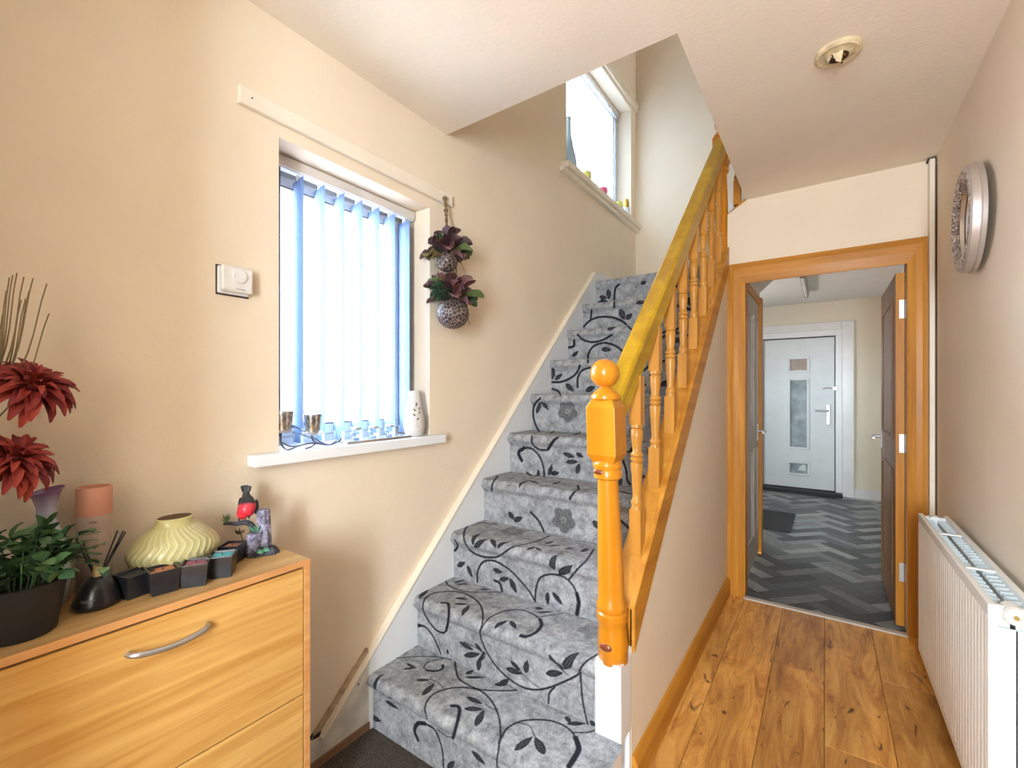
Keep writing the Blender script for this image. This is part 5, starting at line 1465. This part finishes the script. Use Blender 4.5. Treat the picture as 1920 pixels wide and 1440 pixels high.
for da, z, l, rot in ((0.25, 0.135, 0.017, 0.1), (0.02, 0.112, 0.015, -0.7), (-0.02, 0.092, 0.015, -0.8), (0.62, 0.118, 0.013, 0.3), (0.55, 0.100, 0.013, 0.3), (0.35, 0.075, 0.014, 1.0)):
    a = th0 + da
    r = rad_at(z)
    c = vv + Vector((r * math.cos(a), r * math.sin(a), z))
    tn = Vector((-math.sin(a), math.cos(a), 0)); nn = Vector((math.cos(a), math.sin(a), 0.12)).normalized(); upv = nn.cross(tn) * 1
    ln = (Vector((0, 0, 1)) * math.cos(rot) + tn * math.sin(rot)).normalized(); sd = nn.cross(ln)
    m = MB(); ring_ = []
    for s_ in range(12):
        t = 2 * PI * s_ / 12
        ring_.append(c + ln * (math.cos(t) * l * 0.5) + sd * (math.sin(t) * l * 0.22) * (1 - 0.3 * math.cos(t)))
    n_ = len(ring_)
    m.add([p + nn * 0.0008 for p in ring_] + [p - nn * 0.003 for p in ring_], [tuple(range(n_)), tuple(range(2 * n_ - 1, n_ - 1, -1))] + [(i, (i + 1) % n_, (i + 1) % n_ + n_, i + n_) for i in range(n_)])
    obj('leaf_motif', m, M_MOTIF, cv)

# things on the stair window sill ------------------------------------------
S2 = WIN2[2] + 0.022
def small_cup(label, y, col, h=0.06, r=0.034, cat='candle holder'):
    c = Vector((XL + 0.018, y, S2))
    t = thing('tealight_cup', c, label, cat, 'coloured tealight cups on the stair window sill')
    obj('glass', MB().lathe([(0.0, 0), (r * 0.75, 0), (r, h * 0.5), (r * 0.92, h), (r * 0.86, h), (r * 0.9, h * 0.5), (0.0, 0.006)], c, 24, cap=False), plain('cup_' + label.split()[0], col, 0.25, vary=0.1, coat=0.4), t, smooth=40)
    obj('candle', MB().lathe([(r * 0.7, 0.006), (r * 0.75, h * 0.6), (0.004, h * 0.62)], c, 20), plain('white_wax_' + label.split()[0], (0.8, 0.78, 0.7), 0.5), t, smooth=True)
    return t
def sill_y(px, py): return onX(px, py, XL + 0.018).y
small_cup('yellow glass tealight cup on the stair window sill', sill_y(1100, 342), (0.72, 0.66, 0.16))
small_cup('pink glass tealight cup on the stair window sill', sill_y(1131, 368), (0.70, 0.10, 0.22), 0.055)
small_cup('lime glass tealight cup beside the gold topped jar', sill_y(1160, 392), (0.66, 0.68, 0.12), 0.055)
gc = Vector((XL + 0.012, sill_y(1176, 400), S2))
gj = thing('gold_topped_jar', gc, 'small white jar with gold stopper in the stair window corner', 'jar')
obj('body', MB().lathe([(0.0, 0), (0.030, 0), (0.032, 0.004), (0.026, 0.075), (0.0, 0.078)], gc, 24, cap=False), M_GLOSS, gj, smooth=40)
obj('stopper', MB().lathe([(0.022, 0.076), (0.023, 0.080), (0.022, 0.125), (0.016, 0.150), (0.004, 0.156)], gc, 24), plain('gold_stopper', (0.50, 0.32, 0.06), 0.3, metal=0.7), gj, smooth=40)
gv = Vector((XL - 0.02, sill_y(1071, 318) + 0.03, S2))
bv = thing('blue_glass_vase', gv, 'slender pale blue glass bud vase at the near end of the stair sill', 'vase')
obj('body', MB().lathe([(0.0, 0), (0.045, 0), (0.060, 0.02), (0.058, 0.06), (0.035, 0.16), (0.018, 0.26), (0.016, 0.34), (0.022, 0.36), (0.020, 0.36), (0.013, 0.34)], gv, 28, cap=False), plain('pale_blue_glass', (0.45, 0.62, 0.78), 0.15, coat=0.5), bv, smooth=50)

# round mirror ---------------------------------------------------------------
mc = Vector((XR - 0.004, 2.285, 1.893))
mir = thing('round_mirror', (XR, 2.285, 1.70), 'round silver framed mirror with crushed glitter rim on the right wall', 'mirror')
MR = Matrix.Translation(mc) @ Matrix.Rotation(math.radians(-2.5), 4, 'Z') @ Matrix.Rotation(-PI / 2, 4, 'Y') @ Matrix.Scale(0.965, 4)     # local z -> -x (into the room)
obj('frame', MB().lathe([(0.190, 0.008), (0.198, 0.010), (0.200, 0.022), (0.196, 0.026), (0.196, 0.046), (0.190, 0.052), (0.184, 0.052), (0.180, 0.046), (0.170, 0.020), (0.150, 0.006)], seg=72, M=MR, cap=False), plain('satin_silver_frame', (0.60, 0.55, 0.52), 0.38, metal=0.75, vary=0.06), mir, smooth=40)
def glitter():
    m, nt, b = new_mat('crushed_crystal_rim')
    v = coords(nt)
    vo_ = N(nt, 'ShaderNodeTexVoronoi'); vo_.inputs['Scale'].default_value = 130
    nt.links.new(v, vo_.inputs['Vector'])
    r = ramp(nt, vo_.outputs['Color'], [(0.2, (0.30, 0.26, 0.27)), (0.6, (0.62, 0.58, 0.60)), (0.9, (0.95, 0.93, 0.95))])
    nt.links.new(r.outputs[0], b.inputs['Base Color']); b.inputs['Metallic'].default_value = 0.7; b.inputs['Roughness'].default_value = 0.3
    bump(nt, b, vo_.outputs['Distance'], 1.0, 0.01)
    return m
obj('glitter_rim', MB().lathe([(0.184, 0.046), (0.184, 0.053), (0.176, 0.055), (0.150, 0.040), (0.146, 0.030), (0.150, 0.026)], seg=72, M=MR, cap=False), glitter(), mir, smooth=40)
obj('inner_ring', MB().lathe([(0.149, 0.020), (0.149, 0.034), (0.143, 0.034), (0.139, 0.022)], seg=72, M=MR, cap=False), M_SILVER, mir, smooth=40)
obj('glass', MB().lathe([(0.146, 0.014), (0.144, 0.020), (0.001, 0.021)], seg=72, M=MR), plain('mirror_glass', (0.86, 0.86, 0.85), 0.03, metal=1.0, vary=0.01), mir, smooth=True)
obj('hanging_block', MB().box(XR - 0.012, XR, 2.25, 2.32, 1.83, 1.95), M_DARK, mir)

# ceiling rose -----------------------------------------------------------------
rcx = Vector((0.037, 1.93, ZC))
cr = thing('ceiling_rose', (rcx.x, rcx.y, ZC - 0.03), 'broken painted ceiling rose without its lamp', 'ceiling rose')
M_OLDROSE = plain('yellowed_rose_paint', (0.62, 0.50, 0.30), 0.6, vary=0.25, scale=30, bumpy=0.3, bscale=60)
obj('plate', MB().lathe([(0.068, 0.0), (0.0675, -0.010), (0.060, -0.016), (0.048, -0.014), (0.038, -0.018), (0.030, -0.020), (0.026, -0.014)], rcx, 48, cap=False), M_OLDROSE, cr, smooth=40)
obj('dark_opening', MB().lathe([(0.034, -0.012), (0.031, -0.0205), (0.004, -0.019)], rcx, 24), plain('dark_rose_inside', (0.045, 0.018, 0.015), 0.7, vary=0.5, scale=60), cr, smooth=True)  # inside of the opening is coloured dark
obj('plastic_shard', MB().add([rcx + Vector(p) for p in ((-0.018, -0.030, -0.016), (0.014, -0.032, -0.016), (0.008, -0.026, -0.056), (-0.006, -0.024, -0.046), (-0.016, -0.020, -0.016), (0.016, -0.020, -0.016), (0.008, -0.022, -0.054))],
    [(0, 1, 2, 3), (4, 6, 5), (0, 4, 5, 1), (1, 5, 6, 2), (0, 3, 4), (3, 2, 6, 4)]), M_OLDROSE, cr)
obj('plastic_shard', MB().add([rcx + Vector(p) for p in ((-0.034, -0.012, -0.016), (-0.020, -0.026, -0.016), (-0.028, -0.024, -0.044), (-0.022, -0.008, -0.014), (-0.013, -0.016, -0.014))],
    [(0, 1, 2), (0, 2, 3), (1, 4, 2), (3, 2, 4), (0, 3, 4, 1)]), M_OLDROSE, cr)
for a in (0.7, 3.6):
    obj('terminal', MB().sphere(rcx + Vector((0.014 * math.cos(a), 0.014 * math.sin(a), -0.017)), 0.005, 10, 6), M_BRASS, cr, smooth=True)
obj('screw', MB().sphere(rcx + Vector((0.012, 0.045, -0.016)), (0.004, 0.004, 0.003), 10, 6), M_DARK, cr)
obj('wire', MB().tube([rcx + Vector((0.012, 0.0, -0.014)), rcx + Vector((0.02, -0.008, -0.026)), rcx + Vector((0.016, -0.016, -0.022))], 0.0018, 6), M_BRASS, cr)

# strip light in the front hall ---------------------------------------------------
sl = thing('strip_light', (-0.17, 5.4, 2.30), 'unlit fluorescent batten light on the front hall ceiling', 'ceiling light')
obj('batten', MB().box(-0.195, -0.145, 4.85, 5.95, 2.335, 2.37), plain('light_batten', (0.42, 0.40, 0.38), 0.4), sl, bevel=0.003)
obj('tube', MB().tube([(-0.17, 4.89, 2.315), (-0.17, 5.91, 2.315)], 0.013, 14), plain('tube_glass', (0.88, 0.88, 0.87), 0.25), sl, smooth=True)
for yy in (4.88, 5.92):
    obj('lamp_holder', MB().box(-0.19, -0.15, yy - 0.012, yy + 0.012, 2.298, 2.337), plain('holder_grey', (0.42, 0.38, 0.34), 0.5), sl, bevel=0.003)

# door mat -------------------------------------------------------------------------
dm_ = thing('door_mat', (-0.42, 5.1, 0), 'dark ribbed rubber mat on the herringbone floor', 'mat')
obj('backing', MB().box(-0.60, -0.25, 4.73, 5.50, 0.0, 0.005), M_MAT, dm_, bevel=0.002)
rb = MB()
for i in range(30): rb.box(-0.59 + i * 0.0113, -0.5845 + i * 0.0113, 4.75, 5.48, 0.005, 0.009)
obj('ribs', rb, plain('mat_ribs', (0.055, 0.056, 0.062), 0.8), dm_)

# radiator ---------------------------------------------------------------------------
RX0, RX1, RY0, RY1, RZ0, RZ1 = 0.336, 0.436, 1.615, 2.650, 0.135, 0.735
ra = thing('radiator', ((RX0 + RX1) / 2, (RY0 + RY1) / 2, RZ0), 'white double panel radiator with fluted front under the round mirror', 'radiator')
def fluted(xf, xb, face):
    mb = MB()
    n_f = 31
    z0, z1 = RZ0 + 0.03, RZ1 - 0.035
    prof = [(RY0 + 0.012, 0)]
    pitch = (RY1 - RY0 - 0.024) / n_f
    for i in range(n_f):
        y = RY0 + 0.012 + pitch * i
        prof += [(y + pitch * 0.12, 0.0), (y + pitch * 0.3, 0.007), (y + pitch * 0.72, 0.007), (y + pitch * 0.9, 0.0)]
    prof.append((RY1 - 0.012, 0))
    top = [(xf + face * d, y) for y, d in prof] + [(xb, RY1 - 0.012), (xb, RY0 + 0.012)]
    mb.prism(top, 'z', z0, z1)
    return mb
fp = obj('front_panel', fluted(RX0 + 0.008, RX0 + 0.018, -1), M_RADW, ra, bevel=0.0015)
obj('panel_edge', MB().box(RX0 + 0.001, RX0 + 0.018, RY0, RY0 + 0.014, RZ0 + 0.032, RZ1 - 0.036).box(RX0 + 0.001, RX0 + 0.018, RY1 - 0.014, RY1, RZ0 + 0.032, RZ1 - 0.036).box(RX0 + 0.001, RX0 + 0.018, RY0, RY1, RZ1 - 0.036, RZ1).box(RX0 + 0.001, RX0 + 0.018, RY0, RY1, RZ0, RZ0 + 0.032), M_RADW, fp, bevel=0.004)
bp_ = obj('rear_panel', MB().box(RX1 - 0.016, RX1, RY0, RY1, RZ0, RZ1), M_RADW, ra, bevel=0.004)
fin = MB()
nfin = 30
for i in range(nfin):
    y = RY0 + 0.04 + (RY1 - RY0 - 0.08) * i / (nfin - 1)
    fin.prism([(RX0 + 0.018, y - 0.002), (RX0 + 0.044, y - 0.009), (RX0 + 0.044, y - 0.0075), (RX0 + 0.018, y - 0.0005)], 'z', RZ0 + 0.04, RZ1 - 0.014)
    fin.prism([(RX1 - 0.016, y - 0.002), (RX1 - 0.042, y - 0.009), (RX1 - 0.042, y - 0.0075), (RX1 - 0.016, y - 0.0005)], 'z', RZ0 + 0.04, RZ1 - 0.014)
obj('convector_fins', fin, M_RADB, ra)
obj('fin_back', MB().box(RX0 + 0.044, RX0 + 0.046, RY0 + 0.03, RY1 - 0.03, RZ0 + 0.04, RZ1 - 0.020).box(RX1 - 0.044, RX1 - 0.042, RY0 + 0.03, RY1 - 0.03, RZ0 + 0.04, RZ1 - 0.020), M_RADB, ra)
for yy in (RY0 + 0.03, RY1 - 0.02):
    pp = obj('header_pipe', MB().tube([(RX0 + 0.012, yy, RZ1 - 0.022), (RX1 - 0.010, yy, RZ1 - 0.022)], 0.0165, 16), M_RADW, ra, smooth=True)
    obj('tee', MB().lathe([(0.022, -0.022), (0.022, 0.022)], seg=20, M=Matrix.Translation(((RX0 + RX1) / 2, yy, RZ1 - 0.022)) @ Matrix.Rotation(PI / 2, 4, 'X')), M_RADW, pp, smooth=40)
plug = obj('blanking_plug', MB().lathe([(0.021, 0.0), (0.021, 0.006), (0.018, 0.009), (0.010, 0.0095), (0.009, 0.007)], seg=24, M=Matrix.Translation(((RX0 + RX1) / 2, RY0 + 0.008, RZ1 - 0.022)) @ Matrix.Rotation(PI / 2, 4, 'X')), M_CREAM, ra, smooth=40)
obj('bleed_valve', MB().lathe([(0.005, 0.008), (0.005, 0.014)], seg=12, M=Matrix.Translation(((RX0 + RX1) / 2, RY0 + 0.008, RZ1 - 0.022)) @ Matrix.Rotation(PI / 2, 4, 'X')), M_BRASS, plug, smooth=True)
for yy in (RY0 + 0.33, RY1 - 0.30):
    obj('cross_bar', MB().box(RX0 + 0.014, RX1 - 0.012, yy - 0.007, yy + 0.007, RZ1 - 0.012, RZ1 - 0.006), M_RADW, ra, bevel=0.002)
for xx in (RX0 + 0.018, (RX0 + RX1) / 2 + 0.004):
    obj('end_plate', MB().box(xx, xx + 0.0425, RY0 + 0.026, RY0 + 0.030, RZ0 + 0.03, RZ1 - 0.062), M_RADB, ra, bevel=0.002)
for yy in (RY0 + 0.2, RY1 - 0.2):
    obj('wall_bracket', MB().box(RX1, XR - 0.0015, yy - 0.02, yy + 0.02, RZ0 + 0.05, RZ1 - 0.08), M_RADW, ra)
obj('valve_pipe', MB().tube([((RX0 + RX1) / 2, RY1 - 0.01, RZ0 + 0.03), ((RX0 + RX1) / 2, RY1 + 0.05, RZ0 + 0.03), ((RX0 + RX1) / 2, RY1 + 0.055, 0.0)], 0.008, 10), M_RADW, ra, smooth=True)
